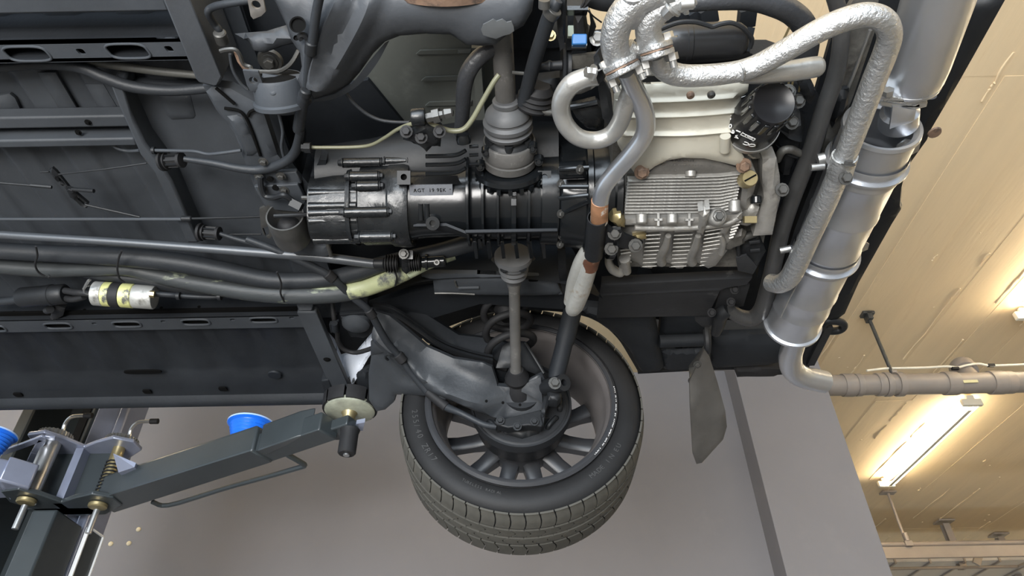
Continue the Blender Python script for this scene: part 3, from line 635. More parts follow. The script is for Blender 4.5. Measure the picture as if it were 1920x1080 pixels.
# far rail with slots, ribbed pan strip, rocker
hR = 1.0; a, b = H(300, 596, hR), H(300, 613, hR); xe = H(562, 594, hR).x
hol = []; rims = []
for u, v, wu, hv in ((-6, 616, 32, 11), (109, 611, 50, 11), (238, 608, 52, 11), (367, 604, 52, 11), (494, 600, 50, 10), (177, 607, 9, 4), (436, 600, 9, 4), (547, 596, 9, 4), (306, 603, 9, 4)):
    c = H(u, v, hR); sz = 1275/dep(c); o = oval(c, wu/sz, hv/sz/.62); hol.append(o)
    if wu > 20: rims.append(o)
rows_ = [[V((-1.9, a.y, Z(hR))), V((xe, a.y, Z(hR))), V((xe, b.y+.012, Z(hR))), V((-1.9, b.y+.012, Z(hR)))]]
m = MB(); m.pillow(rows_[0], 0, .01, .004, .025, holes=hol); R2 = part('sill_rail', m, UNDER, 'lower face of the inner sill rail with oval slots')
for o in rims:
    m = MB(); m.tube(o, .003, 8, 1, closed=True); part('slot_rim', m, UNDER, parent=R2)
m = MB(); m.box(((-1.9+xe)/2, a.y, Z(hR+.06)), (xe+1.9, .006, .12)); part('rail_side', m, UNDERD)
m = MB(); m.box(((-1.9+xe)/2, (a.y+b.y)/2, Z(hR+.014)), (xe+1.9, b.y-a.y+.03, .006)); part('slot_dark_backing', m, GAP_BLACK)  # black sheet paints the dark seen through the slots
for u, v in ((302, 577), (298, 585), (25, 585), (158, 581), (373, 575)):
    m = MB(); p = Y(u, v, a.y-.004); m.cyl(p, p+V((0, .002, 0)), .004, 10); part('blind_plug', m, GAP_BLACK)
rows = []; xs = np.arange(-1.9, H(612, 660, 1.0).x, .012)
for y, z, k in ((b.y+.010, 1.0, 0), (b.y+.022, 1.012, 0), (b.y+.035, 1.022, .8), (b.y+.12, 1.018, 1), (b.y+.19, 1.004, .6), (b.y+.205, .998, 0), (b.y+.215, .99, 0), (b.y+.26, .980, 0), (b.y+.288, .970, 0), (b.y+.295, .955, 0), (b.y+.306, .948, 0), (b.y+.314, .948, 0), (b.y+.314, 1.0, 0), (b.y+.33, 1.10, 0)):
    rows.append([V((x, y, Z(z)-ribs(x+.05, .118, .008)*k)) for x in xs])
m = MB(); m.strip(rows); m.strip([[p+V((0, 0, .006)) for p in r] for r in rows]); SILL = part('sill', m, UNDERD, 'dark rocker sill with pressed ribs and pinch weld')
for u, v, wu in ((268, 697, 70), (34, 740, 15), (276, 734, 15), (418, 729, 15)):
    p = H(u, v, .985 if wu > 20 else .972); sz = 1275/dep(p); m = MB(); m.prism(oval(p-V((0, 0, .002)), wu/sz, .018 if wu > 20 else .020), (0, 0, .004)); part('drain_slot', m, GAP_BLACK, parent=SILL)
m = MB(); p = H(515, 702, .984); m.lathe(p, p+V((0, 0, -.004)), [(0, .019), (1, .017), (1, 0)], 24); part('dark_disc', m, UNDERD, parent=SILL)
m = MB(); m.prism([H(u, v, h) for u, v, h in ((556, 585, .985), (592, 585, .985), (658, 735, .955), (628, 745, .955))], (0, 0, .02)); SE = part('sill_end_flange', m, UNDER, bevel=.004)
m = MB(); m.prism([H(u, v, h) for u, v, h in ((553, 566, 1.0), (590, 566, 1.0), (586, 583, .98), (558, 583, .98))], (0, 0, .03)); part('rail_end_cap', m, UNDER, bevel=.004)
for u, v in ((613, 676), (627, 703)):
    m = MB(); p = H(u, v, .965); m.lathe(p, p+V((0, 0, .003)), [(0, 0), (0, .010 if v > 690 else .006), (1, .01)], 12); part('blind_plug', m, GAP_BLACK, parent=SE)
m = MB(); m.prism([H(602, 714, .96), H(616, 712, .96), H(628, 750, .945), H(612, 752, .945)], (0, 0, .05)); m.prism([H(606, 745, .95), H(650, 752, .93), H(665, 745, .95), H(640, 738, .96)], (0, 0, .05)); part('jacking_bracket', m, UNDERD, bevel=.003)
# scuffed white paint inside the sill end, torsion housing behind
m = MB(); m.pillow([H(u, v, h) for u, v, h in ((610, 620, 1.03), (622, 640, 1.03), (640, 680, 1.01), (655, 729, .98), (664, 718, .98), (690, 672, 1.03), (720, 628, 1.06), (706, 618, 1.07), (670, 660, 1.05), (640, 668, 1.04), (628, 640, 1.06))], .002, .01, .01, .008); part('bare_white_panel', m, WHITEW, 'scuffed bare white-painted corner of the sill end')
m = MB(); m.prism([H(u, v, h) for u, v, h in ((590, 560, 1.10), (740, 570, 1.10), (730, 640, 1.12), (690, 740, 1.08), (640, 735, 1.05))], (0, 0, .02)); part('inner_wheelhouse_wall', m, UNDERD)
m = MB(); m.pillow(HP([(630, 586), (700, 580), (716, 600), (690, 630), (655, 628), (646, 610)], 1.02), .015, .02, .02, .01); part('torsion_housing', m, UNDERD)
m = MB(); p = H(668, 603, 1.0); m.lathe(p, p+V((0, 0, -.02)), [(0, .036), (.5, .034), (1, .02), (1, 0)], 24); part('torsion_cover', m, UNDER)
m = MB(); m.prism([H(640, 562, 1.02), H(690, 558, 1.02), H(690, 590, 1.0), (H(636, 592, 1.0))], (0, 0, .02)); m.prism([H(636, 590, .995), H(688, 586, .995), H(692, 590, .995), H(640, 594, .995)], (0, 0, .01)); part('link_bracket', m, UNDERD, bevel=.002)
m = MB(); m.tube([H(u, v, h) for u, v, h in ((622, 565, 1.03), (626, 595, 1.0), (632, 622, .99), (634, 640, .985), (645, 655, .98), (668, 661, .975), (700, 652, .96), (730, 640, .95))], .006, 10, 5); part('brake_hose', m, RUB, 'thin black brake hose curving past the white paint')
m = MB(); m.prism(HP([(617, 610), (634, 606), (636, 622), (620, 624)], .985), (0, 0, .012)); m.cyl(H(627, 606, .98), H(629, 620, .98), .008, 10); part('hose_clip', m, UNDERD)
m = MB(); m.pillow([H(u, v, h) for u, v, h in ((665, 700, 1.0), (692, 690, 1.0), (700, 740, .97), (672, 748, .97))], .01, .015, .02, .01); part('arm_bush_bracket', m, UNDERD)
m = MB(); p = H(672, 738, .96); m.bolt(p, (0, -.3, -1), .011); part('arm_bush_bolt', m, STEELD)
# inner wheelhouse roof / fender, rear quarter
lip = YP([(720, 700), (760, 660), (800, 630), (850, 609), (900, 592), (960, 584), (1030, 583), (1092, 592), (1130, 609), (1160, 637), (1180, 668), (1197, 697)], 1.72)
mid = [V((p.x*1.0, 1.52, p.z+.02)) for p in lip]
inn = [V((p.x*.98, 1.32, p.z+.03)) for p in lip]
rows = [[p+V((0, .012, .012)) for p in lip], lip, [p+V((0, -.03, .012)) for p in lip], mid, inn]
WHa = part('wheel_arch', MB().strip([cat(r, 4) for r in rows]), UNDERD, 'dark wheel arch liner over the tyre')
m = MB(); m.strip([cat(YP([(705, 548), (760, 535), (830, 524), (960, 522), (1060, 533), (1130, 560)], 1.20), 4), cat([V((p.x, 1.33, p.z)) for p in inn[1:9:1]][::1][:6], 4)]); part('wheelhouse_side', m, UNDERD)
m = MB(); m.prism([H(u, v, 1.03) for u, v in ((690, 575), (770, 548), (900, 530), (1058, 545), (1058, 580), (900, 570), (800, 600), (745, 590))], (0, 0, .02)); part('spring_tower', m, UNDERD)
# strap panel over the shaft with a slot and swage
SPn = part('side_member', MB().pillow([H(u, v, h) for u, v, h in ((790, 516), (803, 513), (900, 514), (1010, 520), (1016, 527), (1044, 529), (1055, 552), (1000, 554), (900, 553), (862, 551), (855, 530), (815, 522))] if False else HP([(790, 518), (803, 513), (900, 514), (1010, 519), (1016, 526), (1044, 529), (1055, 552), (1000, 554), (880, 553), (815, 552), (812, 526)], 1.0), .006, .012, .012, .012), UNDER, 'flat side member with slot and pressed swage')
m = MB(); m.tube(HP([(859, 540), (898, 539)], .992), .004, 8, 1); part('swage', m, UNDER, parent=SPn)
m = MB(); m.prism(oval(H(1000, 526, .990), .022, .008), (0, 0, .004)); part('slot', m, GAP_BLACK, parent=SPn)
m = MB(); m.tube(HP([(853, 527), (856, 537), (860, 539)], .992), .0025, 6, 3); m.tube(HP([(815, 550), (850, 550), (890, 552)], .992), .0025, 6, 2); part('edge_seam', m, STEELD, parent=SPn)
# rear quarter seen from inside
qz = YP([(1197, 697), (1290, 692), (1330, 690), (1420, 688), (1522, 668)], 1.72)
m = MB(); m.prism([qz[0], qz[1], qz[2], qz[3]+V((.08, 0, 0)), V((.90, 1.72, Z(1.6))), V((.36, 1.72, Z(1.6)))], (0, .012, 0)); part('rear_quarter_panel', m, UNDERD)
m = MB(); m.pillow([H(u, v, h) for u, v, h in ((1075, 572, 1.06), (1130, 578, 1.04), (1225, 590, 1.04), (1235, 640, 1.04), (1248, 690, 1.04), (1200, 694, 1.04), (1180, 655, 1.06), (1150, 620, 1.08), (1110, 594, 1.08))], .018, .03, .02, .012); part('arch_flange', m, UNDERD, 'rough black undersealed flange behind the wheel arch')
m = MB(); m.pillow([H(u, v, h) for u, v, h in ((1240, 590, 1.10), (1320, 594, 1.10), (1322, 626, 1.08), (1236, 628, 1.08))], .01, .02, .02, .012); part('bumper_mount', m, UNDERD)
m = MB(); m.cyl(H(1236, 640, 1.04), H(1325, 637, 1.04), .018, 16); part('quarter_tube', m, UNDERD)
m = MB(); m.pillow(HP([(1240, 655), (1320, 652), (1324, 690), (1246, 692)], 1.045), .012, .015, .015, .012); part('quarter_panel_edge', m, UNDERD)
m = MB(); m.pillow([H(u, v, h) for u, v, h in ((1330, 630, 1.06), (1440, 626, 1.06), (1520, 640, 1.03), (1516, 668, 1.03), (1440, 682, 1.04), (1335, 690, 1.045))], .02, .05, .02, .014); part('bumper_inner', m, UNDERD, 'black inner face of the rear bumper')
m = MB(); m.pillow([H(u, v, h) for u, v, h in ((1374, 686, 1.05), (1470, 684, 1.05), (1475, 702, 1.04), (1382, 707, 1.04))], .012, .012, .03, .01); part('bumper_rubber', m, RUB)
m = MB(); m.pillow([H(u, v, h) for u, v, h in ((1890, -10, .99), (1800, 150, .99), (1744, 245, .99), (1738, 262, .99), (1700, 315, .99), (1690, 352, .99), (1687, 385, .99), (1689, 393, .99), (1672, 420, .99), (1610, 530, .99), (1584, 588, .99), (1562, 604, .99), (1530, 615, 1.0), (1520, 560, 1.03), (1640, 300, 1.03), (1760, -10, 1.03))], .012, .02, .014, .012); part('rear_valance', m, SATIN, 'black rear valance edge behind the silencer')
m = MB(); P = HP([(1546, 604), (1565, 602), (1580, 606), (1581, 614), (1570, 620), (1550, 619)], .99); m.tube(cat(P, 4, True), .010, 12, 1, closed=True); part('towing_eye', m, SATIN, 'black towing eye sticking out of the valance')
m = MB(); p = H(1752, 248, .975); m.lathe(p, p+V((0, 0, -.003)), [(0, .012), (1, .011), (1, 0)], 14); part('valance_tab', m, RUST)
m = MB(); m.bar(H(1535, 612, 1.0), H(1500, 690, 1.0), .035, .02); m.bar(H(1553, 610, .99), H(1518, 680, .99), .02, .02); part('bumper_stay', m, MATTE)
# mud flap
MF = part('mud_flap', MB().pillow([H(u, v, h) for u, v, h in ((1321, 655, .97), (1330, 668, .965), (1345, 715, .93), (1360, 770, .88), (1363, 800, .86), (1356, 824, .845), (1316, 868, .81), (1306, 870, .81), (1299, 850, .82), (1294, 760, .885), (1293, 715, .93))], .004, .006, .005, .012), mk('mud_flap_rubber', (.062, .058, .053), .5, var=.3, vs=7, bump=.15, bs=90), 'hanging black rubber mud flap')
m = MB(); m.prism(HP([(1292, 690), (1304, 688), (1324, 660), (1320, 652)], .985), (0, .0, .006)); m.pillow([H(u, v, h) for u, v, h in ((1292, 690, .985), (1304, 688, .985), (1302, 708, .955), (1294, 716, .935))], .001, .004, .003, .008); part('flap_bracket', m, STEELD, parent=MF)
for u, v in ((1307, 683), (1297, 713)):
    m = MB(); m.bolt(H(u, v, .95), (0, -.6, -1), .007); part('bolt', m, STEELD, parent=MF)
m = MB(); m.tube([H(1325, 618, 1.03), H(1327, 640, 1.0), H(1326, 660, .985)], .010, 8, 3); part('flap_stay', m, MATTE)
# outer bodywork above the sill, out of the picture's sight but standing where it is
m = MB(); m.strip([[V((-1.9, 1.69, Z(1.1))), V((-.45, 1.69, Z(1.1)))], [V((-1.9, 1.74, Z(1.3))), V((-.45, 1.74, Z(1.3)))], [V((-1.9, 1.70, Z(1.6))), V((-.45, 1.72, Z(1.6)))]]); part('door_panel', m, GLOSS2)
# ================================================================ transmission
TR = emp('transmission', (-.1, .922, Z(.87)), parent=CAR); tag(TR, 'oily gloss black finned gearbox casing in the middle of the car')
AY, AZ = .922, Z(.965)
def ux(u): return (u-960)/963.6
def sect(u, r, dv=0.0, sq=1.0, n=40):
    """ring of a casing cross-section; dv shifts it down the picture in px, sq < 1 squares it off"""
    c = V((ux(u), AY, AZ-.0))-UP*(dv/963.6); out = []
    for i in range(n):
        t = 2*PI*i/n; cx, sx = math.cos(t), math.sin(t)
        out.append(c+UP*(math.copysign(abs(cx)**sq, cx)*r)-FW*(math.copysign(abs(sx)**sq, sx)*r))
    return out
def loft(name, secs, mat, parent, label=None, **k):
    m = MB(); rows = [sect(*s) for s in secs]; m.strip(rows, True); n = len(rows[0]); t = len(m.v)
    m.f += [tuple(range(n)), tuple(range(t-n, t))]; return part(name, m, mat, label, parent, **k)
loft('end_cover', [(594, .054, 18, .7), (597, .064, 18, .7), (640, .068, 16, .7), (688, .070, 14, .75)], GLOSS, TR, 'speckled gloss black end cover')
for dv, h in ((-22, .7), (2, .62), (14, .62), (28, .64), (44, .7), (60, .8)):
    a = V((ux(600), AY, AZ))-UP*((16+dv)/963.6)-FW*.0605*math.sqrt(max(.05, 1-(dv/68)**2)); b = a+V((ux(686)-ux(600), 0, 0))-FW*.004
    m = MB(); m.tube([a, b], .0085, 12, 1); part('cover_rib', m, GLOSS, parent=TR)
loft('intermediate_plate', [(686, .070, 12, .8), (690, .078, 10, .8), (740, .080, 8, .8), (744, .084, 8, .9), (768, .086, 8, .9), (778, .084, 8, .9)], GLOSS, TR)
loft('front_flange', [(666, .074, 12, .75), (674, .076, 12, .75)], GLOSS, TR)
for dv, u0, u1, rr in ((-40, 676, 728, .010), (-22, 690, 730, .010), (24, 668, 745, .010), (66, 690, 748, .010), (-68, 660, 728, .009), (-92, 668, 732, .009), (-70, 735, 775, .008)):
    q = max(.12, 1-((dv)/92)**2); a = V((ux(u0), AY, AZ))-UP*((8+dv)/963.6)-FW*.082*math.sqrt(q); b = a+V((ux(u1)-ux(u0), 0, 0))
    m = MB(); m.cyl(a, b, rr, 12, bev=.002); bs = part('bolt_boss', m, GLOSS, parent=TR)
    m = MB(); m.bolt(a, (-1, 0, 0), .006, .008); part('boss_bolt', m, SATIN, parent=TR)
    m = MB(); m.bolt(b, (1, 0, 0), .006, .006); part('boss_bolt', m, SATIN, parent=TR)
loft('main_case', [(776, .074, 6, .85), (800, .072, 4, .85), (862, .072, 2, .9), (884, .080, 0, 1.0)], GLOSS2, TR, 'smooth gloss black middle casing')
loft('differential_case', [(880, .076, 0, 1), (890, .080, 0, 1), (960, .081, 0, 1), (1014, .081, 0, 1), (1016, .094, 0, 1), (1046, .095, 0, 1), (1048, .088, 0, 1)], GLOSS2, TR, 'rounded gloss black differential casing between the fins')
for u in (884, 911, 938, 966, 993):                 # strengthening fins round the casing, each its own piece
    w_ = 6 if u != 966 else 10
    m = MB(); m.strip([sect(u-w_/2, .086), sect(u-w_/2+1, .0945), sect(u+w_/2-1, .0945), sect(u+w_/2, .086), sect(u-w_/2, .086)], True); part('casing_fin', m, GLOSS2, parent=TR)
for k, dv in enumerate((-26, 0, 22)):
    m = MB(); a = V((ux(966), AY, AZ))-UP*(dv/963.6)-FW*math.sqrt(max(.01, (.095)**2-(dv/963.6)**2)); m.box(a, (.009, .006, .022 if k == 1 else .012), (V((1, 0, 0)), FW, UP)); part('fin_step', m, GLOSS2, parent=TR)
for u in (893, 918, 943, 968, 994, 1018):
    m = MB(); a_, b_ = H(u-3, 444, .893), H(u+1, 476, .915); m.bar(a_, b_, .0075, .022, -FW); part('casing_fin', m, GLOSS2, parent=TR, bevel=.001)
# horizontal joint lip below the fins with a boss
a = V((ux(880), AY, AZ))-UP*(66/963.6)-FW*.062
m = MB(); m.prism([a-FW*.016, a-FW*.016+V((ux(1044)-ux(880), 0, 0)), a+FW*.02+V((ux(1044)-ux(880), 0, 0)), a+FW*.02], -UP*.006); part('joint_lip', m, UNDERD, parent=TR, bevel=.0015)
p0 = V((ux(786), AY, AZ))-UP*(52/963.6)-FW*.058
m = MB(); m.prism([p0, p0+V((ux(845)-ux(786), 0, 0)), p0+V((ux(884)-ux(786), 0, 0))-UP*.017-FW*.004, p0+V((ux(884)-ux(786), 0, 0))-UP*.017+FW*.03, p0+FW*.03], -UP*.005); part('joint_lip', m, UNDERD, parent=TR)
p = V((ux(822), AY, AZ))-UP*(53/963.6)-FW*.058; m = MB(); m.lathe(p+UP*.002, p-FW*.012, [(0, .0), (0, .013), (1, .013), (1, .006), (.2, .006), (.2, 0)], 18); part('lip_boss', m, GLOSS2, parent=TR, label='small round boss with a hole')
for u, r in ((801, .010), (812, .006)):
    m = MB(); a = V((ux(u), AY, AZ))-UP*(18/963.6)-FW*.071; m.tube([a, a-UP*.03+FW*.006], .0045, 8, 1); part('case_rib', m, GLOSS2, parent=TR)
# flat cast face, its reflection painted as grey, with raised lettering
fx0, fx1 = ux(782), ux(858); fc = V((0, AY, AZ))-UP*(-6/963.6)-FW*.0745
fn = (-FW+UP*-.38).normalized(); fu = (UP-fn*UP.dot(fn)).normalized()
m = MB(); c0 = V(((fx0+fx1)/2, fc.y, fc.z)); m.box(c0, (fx1-fx0, .020, .004), (V((1, 0, 0)), fu, fn)); LFc = part('cast_face', m, mk('black_with_reflection', (.16, .17, .19), .25, .3, var=.2, vs=30, col2=(.05, .05, .05), lo=.62, hi=.7, s2=90), parent=TR, label='cast face with its bright reflection put into the colour, with lettering')
for body, u in (('AGT', 789), ('19', 816), ('9EK', 830)):
    m = text(body, .0095, V((ux(u), fc.y, fc.z))-fu*.0035+fn*.0022, (1, 0, 0), fu, .0006, 1.15); part('cast_lettering', m, GAP_BLACK, parent=TR, smooth=0)
m = MB(); q = V((0, AY, AZ))+UP*(24/963.6)-FW*.067; m.box(V(((fx0+ux(880))/2, q.y, q.z)), (ux(880)-fx0, .020, .010), (V((1, 0, .03)), (-FW*-.5+UP).normalized(), fn)); part('case_step', m, GLOSS2, parent=TR)
# square tabs with holes
for u, v in ((757, 333), (1021, 333)):
    p = H(u, v, .925); m = MB(); hx, hy = .012, .0125; q = [p+RT*i*hx+UP*j*hy for i, j in ((-1, -1), (1, -1), (1, 1), (-1, 1))]
    m.pillow(q, 0, .01, .006, .006, holes=[circ(p+UP*.001, -FW, .0058, 16)]); part('lifting_tab', m, SATIN, parent=TR, label='square black tab with a hole')
    m = MB(); m.box(p+FW*.012, (.02, .004, .02), (RT, FW, UP)); part('tab_backing', m, GAP_BLACK, parent=TR)
# upper cooling fins of the casing, gear selector housing
for v in (289, 305, 322):
    P = [H(u, v+dv, .905) for u, dv in ((798, 4), (842, 3), (860, 0), (873, -7))]; m = MB(); m.tube(P, .0036, 8, 4); part('cooling_fin', m, GLOSS2, parent=TR)
    m = MB(); m.tube([H(880, v-14, .905), H(897, v-15, .905)], .003, 8, 1); part('cooling_fin', m, GLOSS2, parent=TR)
loft('upper_case', [(606, .050, -52, .8), (700, .054, -60, .8), (790, .062, -70, .85), (890, .068, -78, .9), (1046, .070, -70, .9)], SATIN, TR)
# bell housing with ribbed grid
loft('bell_housing', [(1046, .090, 0, 1), (1052, .098, -2, 1), (1092, .108, -4, 1), (1094, .118, -4, 1), (1103, .119, -4, 1), (1106, .112, -4, 1), (1140, .116, -4, 1), (1142, .128, -4, 1), (1152, .130, -4, 1), (1153, .11, -4, 1)], GLOSS2, TR, 'black bell housing with a grid of ribs')
for v0, v1 in ((350, 350), (372, 366), (437, 441), (318, 314), (403, 378)):
    m = MB(); m.tube([H(1049, v0, .862+.09*abs(v0-370)/150), H(1075, (v0+v1)/2, .855+.09*abs(v0-370)/150), H(1104, v1, .848+.1*abs(v1-370)/150)], .0042, 8, 3); part('grid_rib', m, GLOSS2, parent=TR)
for v0, v1, u in ((290, 330, 1080), (300, 322, 1066)):
    m = MB(); m.cyl(H(1052, v1-10, .91), H(1096, v1-12, .90), .016, 16); part('starter_body', m, GLOSS2, parent=TR); break
for u, v in ((1087, 318), (1051, 345), (1051, 401), (1052, 441), (1050, 458), (1100, 448)):
    m = MB(); m.bolt(H(u, v, .878), (.5, -.5, -.7), .0055); part('housing_bolt', m, STEELD, parent=TR)
# axle flange, ring and joint bolts (near side)
def axlep(v, h, u=956): return H(u+(370-v)*-.012, v, h)
c0, c1 = H(957, 326, .955), H(956, 312, .958)
m = MB(); m.lathe(c0, c1, [(0, 0), (0, .062), (.5, .066), (1, .064), (1, 0)], 40); part('output_ring', m, GLOSS2, parent=TR)
for i in range(20):
    a = 2*PI*i/20; x, y_, ax = frame(c1-c0); q = c0+x*.0625*math.cos(a)+y_*.0625*math.sin(a); m = MB(); m.box(q, (.010, .007, .010), (x*math.cos(a)+y_*math.sin(a), -x*math.sin(a)+y_*math.cos(a), ax)); part('ring_lug', m, GLOSS2, parent=TR)
for du, dv in ((-55, -4), (54, -14), (-44, -30), (42, -38)):
    p = H(956+du, 312+dv, .945); m = MB(); m.cyl(p+UP*.006, p-UP*.006-FW*.004, .009, 14, bev=.002); m.bolt(p-UP*.006-FW*.004, -FW-UP*.3, .005); part('flange_bolt', m, GLOSS2, parent=TR)
def axle(name, jo, sh, label):
    """jo: joint list (u,v,h,r_px); sh: shaft list"""
    t = emp(name, H(*jo[0][:3]), parent=CAR); tag(t, label); return t
DS = emp('drive_shaft', H(950, 200, .965), parent=CAR); tag(DS, 'grey drive shaft with a thick bellows boot on the near side of the gearbox')
SHM = mk('shaft_speckled_grey', (.085, .082, .078), .55, .2, var=.2, vs=14, bump=.2, bs=120, col2=(.16, .155, .145), lo=.60, hi=.72, s2=60)
BOOT = mk('boot_rubber', (.075, .077, .080), .55, var=.12, vs=10, bump=.06)
pj0, pj1 = H(956, 305, .962), H(955, 262, .966)
m = MB(); m.lathe(pj0, pj1, [(0, 0), (0, .046), (.06, .049), (.34, .049), (.36, .046), (.42, .046), (.44, .0475), (.96, .0475), (1, .046), (1, 0)], 44); part('joint_housing', m, SHM, parent=DS)
m = MB(); q1 = H(955, 253, .966); m.lathe(pj1, q1, [(0, .0), (0, .044), (.6, .04), (1, .032), (1, 0)], 40); part('joint_cover', m, SATIN, parent=DS)
for i in range(6):
    x, y_, ax = frame(pj1-pj0); a = 2*PI*i/6+.5; q = pj1+(x*math.cos(a)+y_*math.sin(a))*.036; m = MB(); m.cyl(q, q+ax*.012, .0075, 14); m.cyl(q+ax*.0121, q+ax*.0125, .004, 6); part('joint_bolt', m, SATIN, parent=DS)
b0, b1 = H(954, 256, .966), H(949, 186, .972)
m = MB(); m.lathe(b0, b1, [(0, 0), (0, .033), (.10, .036), (.13, .041), (.22, .0435), (.26, .039), (.30, .039), (.34, .043), (.44, .0435), (.50, .038), (.54, .0375), (.58, .0395), (.68, .037), (.78, .030), (.84, .0235), (.87, .022), (.88, .024), (.97, .024), (1, .0215), (1, 0)], 44); part('boot', m, BOOT, parent=DS)
s0, s1 = H(949, 198, .972), H(939, 22, 1.0)
m = MB(); m.lathe(s0, s1, [(0, 0), (0, .0165), (.06, .0165), (.09, .0175), (1, .0170), (1, 0)], 28); part('shaft_tube', m, SHM, parent=DS)
DS2 = emp('drive_shaft', H(968, 600, .93), parent=CAR); tag(DS2, 'thin grey drive shaft running out to the far wheel')
a0, a1 = H(962, 478, .957), H(964, 536, .945)
m = MB(); m.lathe(a0, a1, [(0, 0), (0, .040), (.14, .040), (.16, .034), (.24, .036), (.30, .034), (.36, .030), (.44, .0325), (.50, .028), (.55, .025), (.62, .029), (.68, .026), (.78, .019), (.9, .016), (1, .015), (1, 0)], 40); part('boot', m, BOOT, parent=DS2)
for i in range(6):
    a = 2*PI*i/6; x, y_, ax = frame(a1-a0); q = a0.lerp(a1, .12)+(x*math.cos(a)+y_*math.sin(a))*.038; m = MB(); m.bolt(q, ax, .006); part('joint_bolt', m, SATIN, parent=DS2)
e0, e1 = H(964, 525, .945), V((WC.x-.012, 1.42, WC.z+.015))
m = MB(); m.lathe(e0, e1, [(0, 0), (0, .0135), (.08, .0135), (.10, .0125), (.9, .0125), (.92, .0145), (1, .0145), (1, 0)], 24); part('shaft_tube', m, SHM, parent=DS2)
m = MB(); m.lathe(e0.lerp(e1, .93), V((WC.x, 1.54, WC.z)), [(0, 0), (0, .018), (.2, .03), (.3, .026), (.5, .042), (1, .045), (1, 0)], 28); part('outer_joint', m, RUB, parent=DS2)

# ================================================================ suspension of the far wheel
ARM = emp('trailing_arm', H(850, 700, .88), parent=CAR); tag(ARM, 'black curved pressed-steel trailing arm carrying the wheel')
O = [(703, 583, .98), (730, 592, .97), (765, 620, .955), (800, 650, .94), (850, 672, .91), (905, 680, .885), (922, 688, .88), (933, 722, .855), (968, 725, .85), (1016, 700, .865), (1022, 712, .86), (1022, 785, .79), (985, 796, .78), (940, 787, .79), (900, 774, .80), (870, 758, .815), (830, 744, .84), (760, 740, .87), (742, 740, .88), (738, 754, .87), (722, 768, .86), (706, 771, .86), (692, 750, .88), (691, 700, .92), (699, 650, .95), (704, 620, .965)]
m = MB(); m.pillow(HP(O), .006, .014, .012, .009, ridges=[(HP([(712, 622, .965), (752, 650, .95), (812, 692, .91), (872, 718, .875), (925, 742, .84)]), .042, .028), (HP([(745, 640, .94), (800, 700, .89)]), .014, .007), (HP([(756, 724, .88), (850, 725, .85)]), .022, .004), (HP([(940, 752, .79), (944, 752, .79)]), .030, .007)]); part('arm_shell', m, ARMM, parent=ARM)
rows = []
for q in range(4):
    o = (0, 4, 8, 12)[q]; dh = (0, -.008, -.003, .004)[q]
    rows.append(cat([H(u, v+o, h+dh) for u, v, h in ((699, 572, .99), (738, 581, .98), (785, 612, .96), (830, 644, .935), (880, 662, .905), (924, 672, .885))], 6))
m = MB(); m.strip(rows); m.strip([[p+V((0, 0, .01)) for p in r] for r in rows]); part('arm_seam', m, SATIN, parent=ARM, label='double-lipped shiny weld seam')
m = MB(); m.pillow([H(u, v, h) for u, v, h in ((735, 578, 1.03), (800, 590, 1.03), (860, 628, 1.0), (930, 636, .97), (968, 650, .95), (970, 720, .90), (934, 716, .89), (920, 676, .92), (850, 664, .96), (800, 642, .98))], .012, .03, .02, .012); part('arm_back', m, UNDERD, parent=ARM)
m = MB(); m.pillow([H(u, v, h) for u, v, h in ((942, 648, .93), (960, 638, .94), (985, 640, .94), (1019, 698, .88), (1010, 704, .875), (975, 690, .88), (930, 690, .88))], .006, .014, .006, .01); part('spring_perch', m, SATIN, parent=ARM)
m = MB(); m.tube(HP([(984, 642, .935), (1002, 670, .905), (1020, 700, .868)]), .004, 8, 3); part('perch_edge', m, SATIN, parent=ARM)
m = MB(); p = Y(957, 702, 1.50); m.lathe(p, p+V((0, .05, 0)), [(0, 0), (0, .042), (1, .044), (1, 0)], 28); part('axle_opening', m, GAP_BLACK, parent=ARM)
m = MB(); m.pillow(HP([(966, 729, .842), (1014, 706, .855), (1017, 756, .81), (1000, 745, .82)]), .001, .004, .003, .008); part('corner_facet', m, ARMM, parent=ARM)
for u, v in ((912, 752), (943, 755), (975, 759)):
    p = H(u, v, .790); m = MB(); m.cyl(p, p-FW*.0015, .0035, 10); part('drain_hole', m, GAP_BLACK, parent=ARM)
m = MB(); p = H(833, 738, .835); m.lathe(p+FW*.008, p-FW*.001, [(0, .016), (.6, .012), (1, .004), (1, 0)], 20); part('pressed_dome', m, ARMM, parent=ARM)
m = MB(); m.pillow(HP([(695, 640, .945), (714, 640, .935), (733, 650, .92), (720, 660, .925), (695, 668, .94)]), .003, .006, .008, .008); part('arm_bracket', m, ARMM, parent=ARM)
m = MB(); m.prism([Y(u, v, 1.46) for u, v in ((925, 790), (1015, 768), (1022, 790), (1016, 800), (990, 797), (952, 802), (932, 796))], (0, .03, 0)); part('hub_flange', m, SATIN, parent=ARM, bevel=.003)
for u, v in ((938, 789), (1002, 791), (970, 800)):
    m = MB(); m.bolt(Y(u, v, 1.455), (0, -1, -.1), .007); part('flange_bolt', m, SATIN, parent=ARM)
cb = emp('parking_brake_cable', H(750, 670, .9), parent=CAR); tag(cb, 'black parking brake cable crossing the trailing arm to the brake')
P, R = tp([(462, 448, .98, 6), (520, 470, .97, 7), (590, 502, .96, 7.5), (622, 520, .955, 7.5), (660, 555, .95, 7.5), (690, 580, .94, 7), (705, 605, .93, 7), (725, 640, .915, 7), (748, 668, .90, 6), (775, 705, .875, 6), (810, 742, .845, 8.5), (835, 762, .815, 8), (865, 775, .79, 6), (905, 795, .765, 6), (930, 800, .76, 6)])
m = MB(); m.tube(P, R, 12, 6); part('cable_sleeve', m, HOSE, parent=cb)
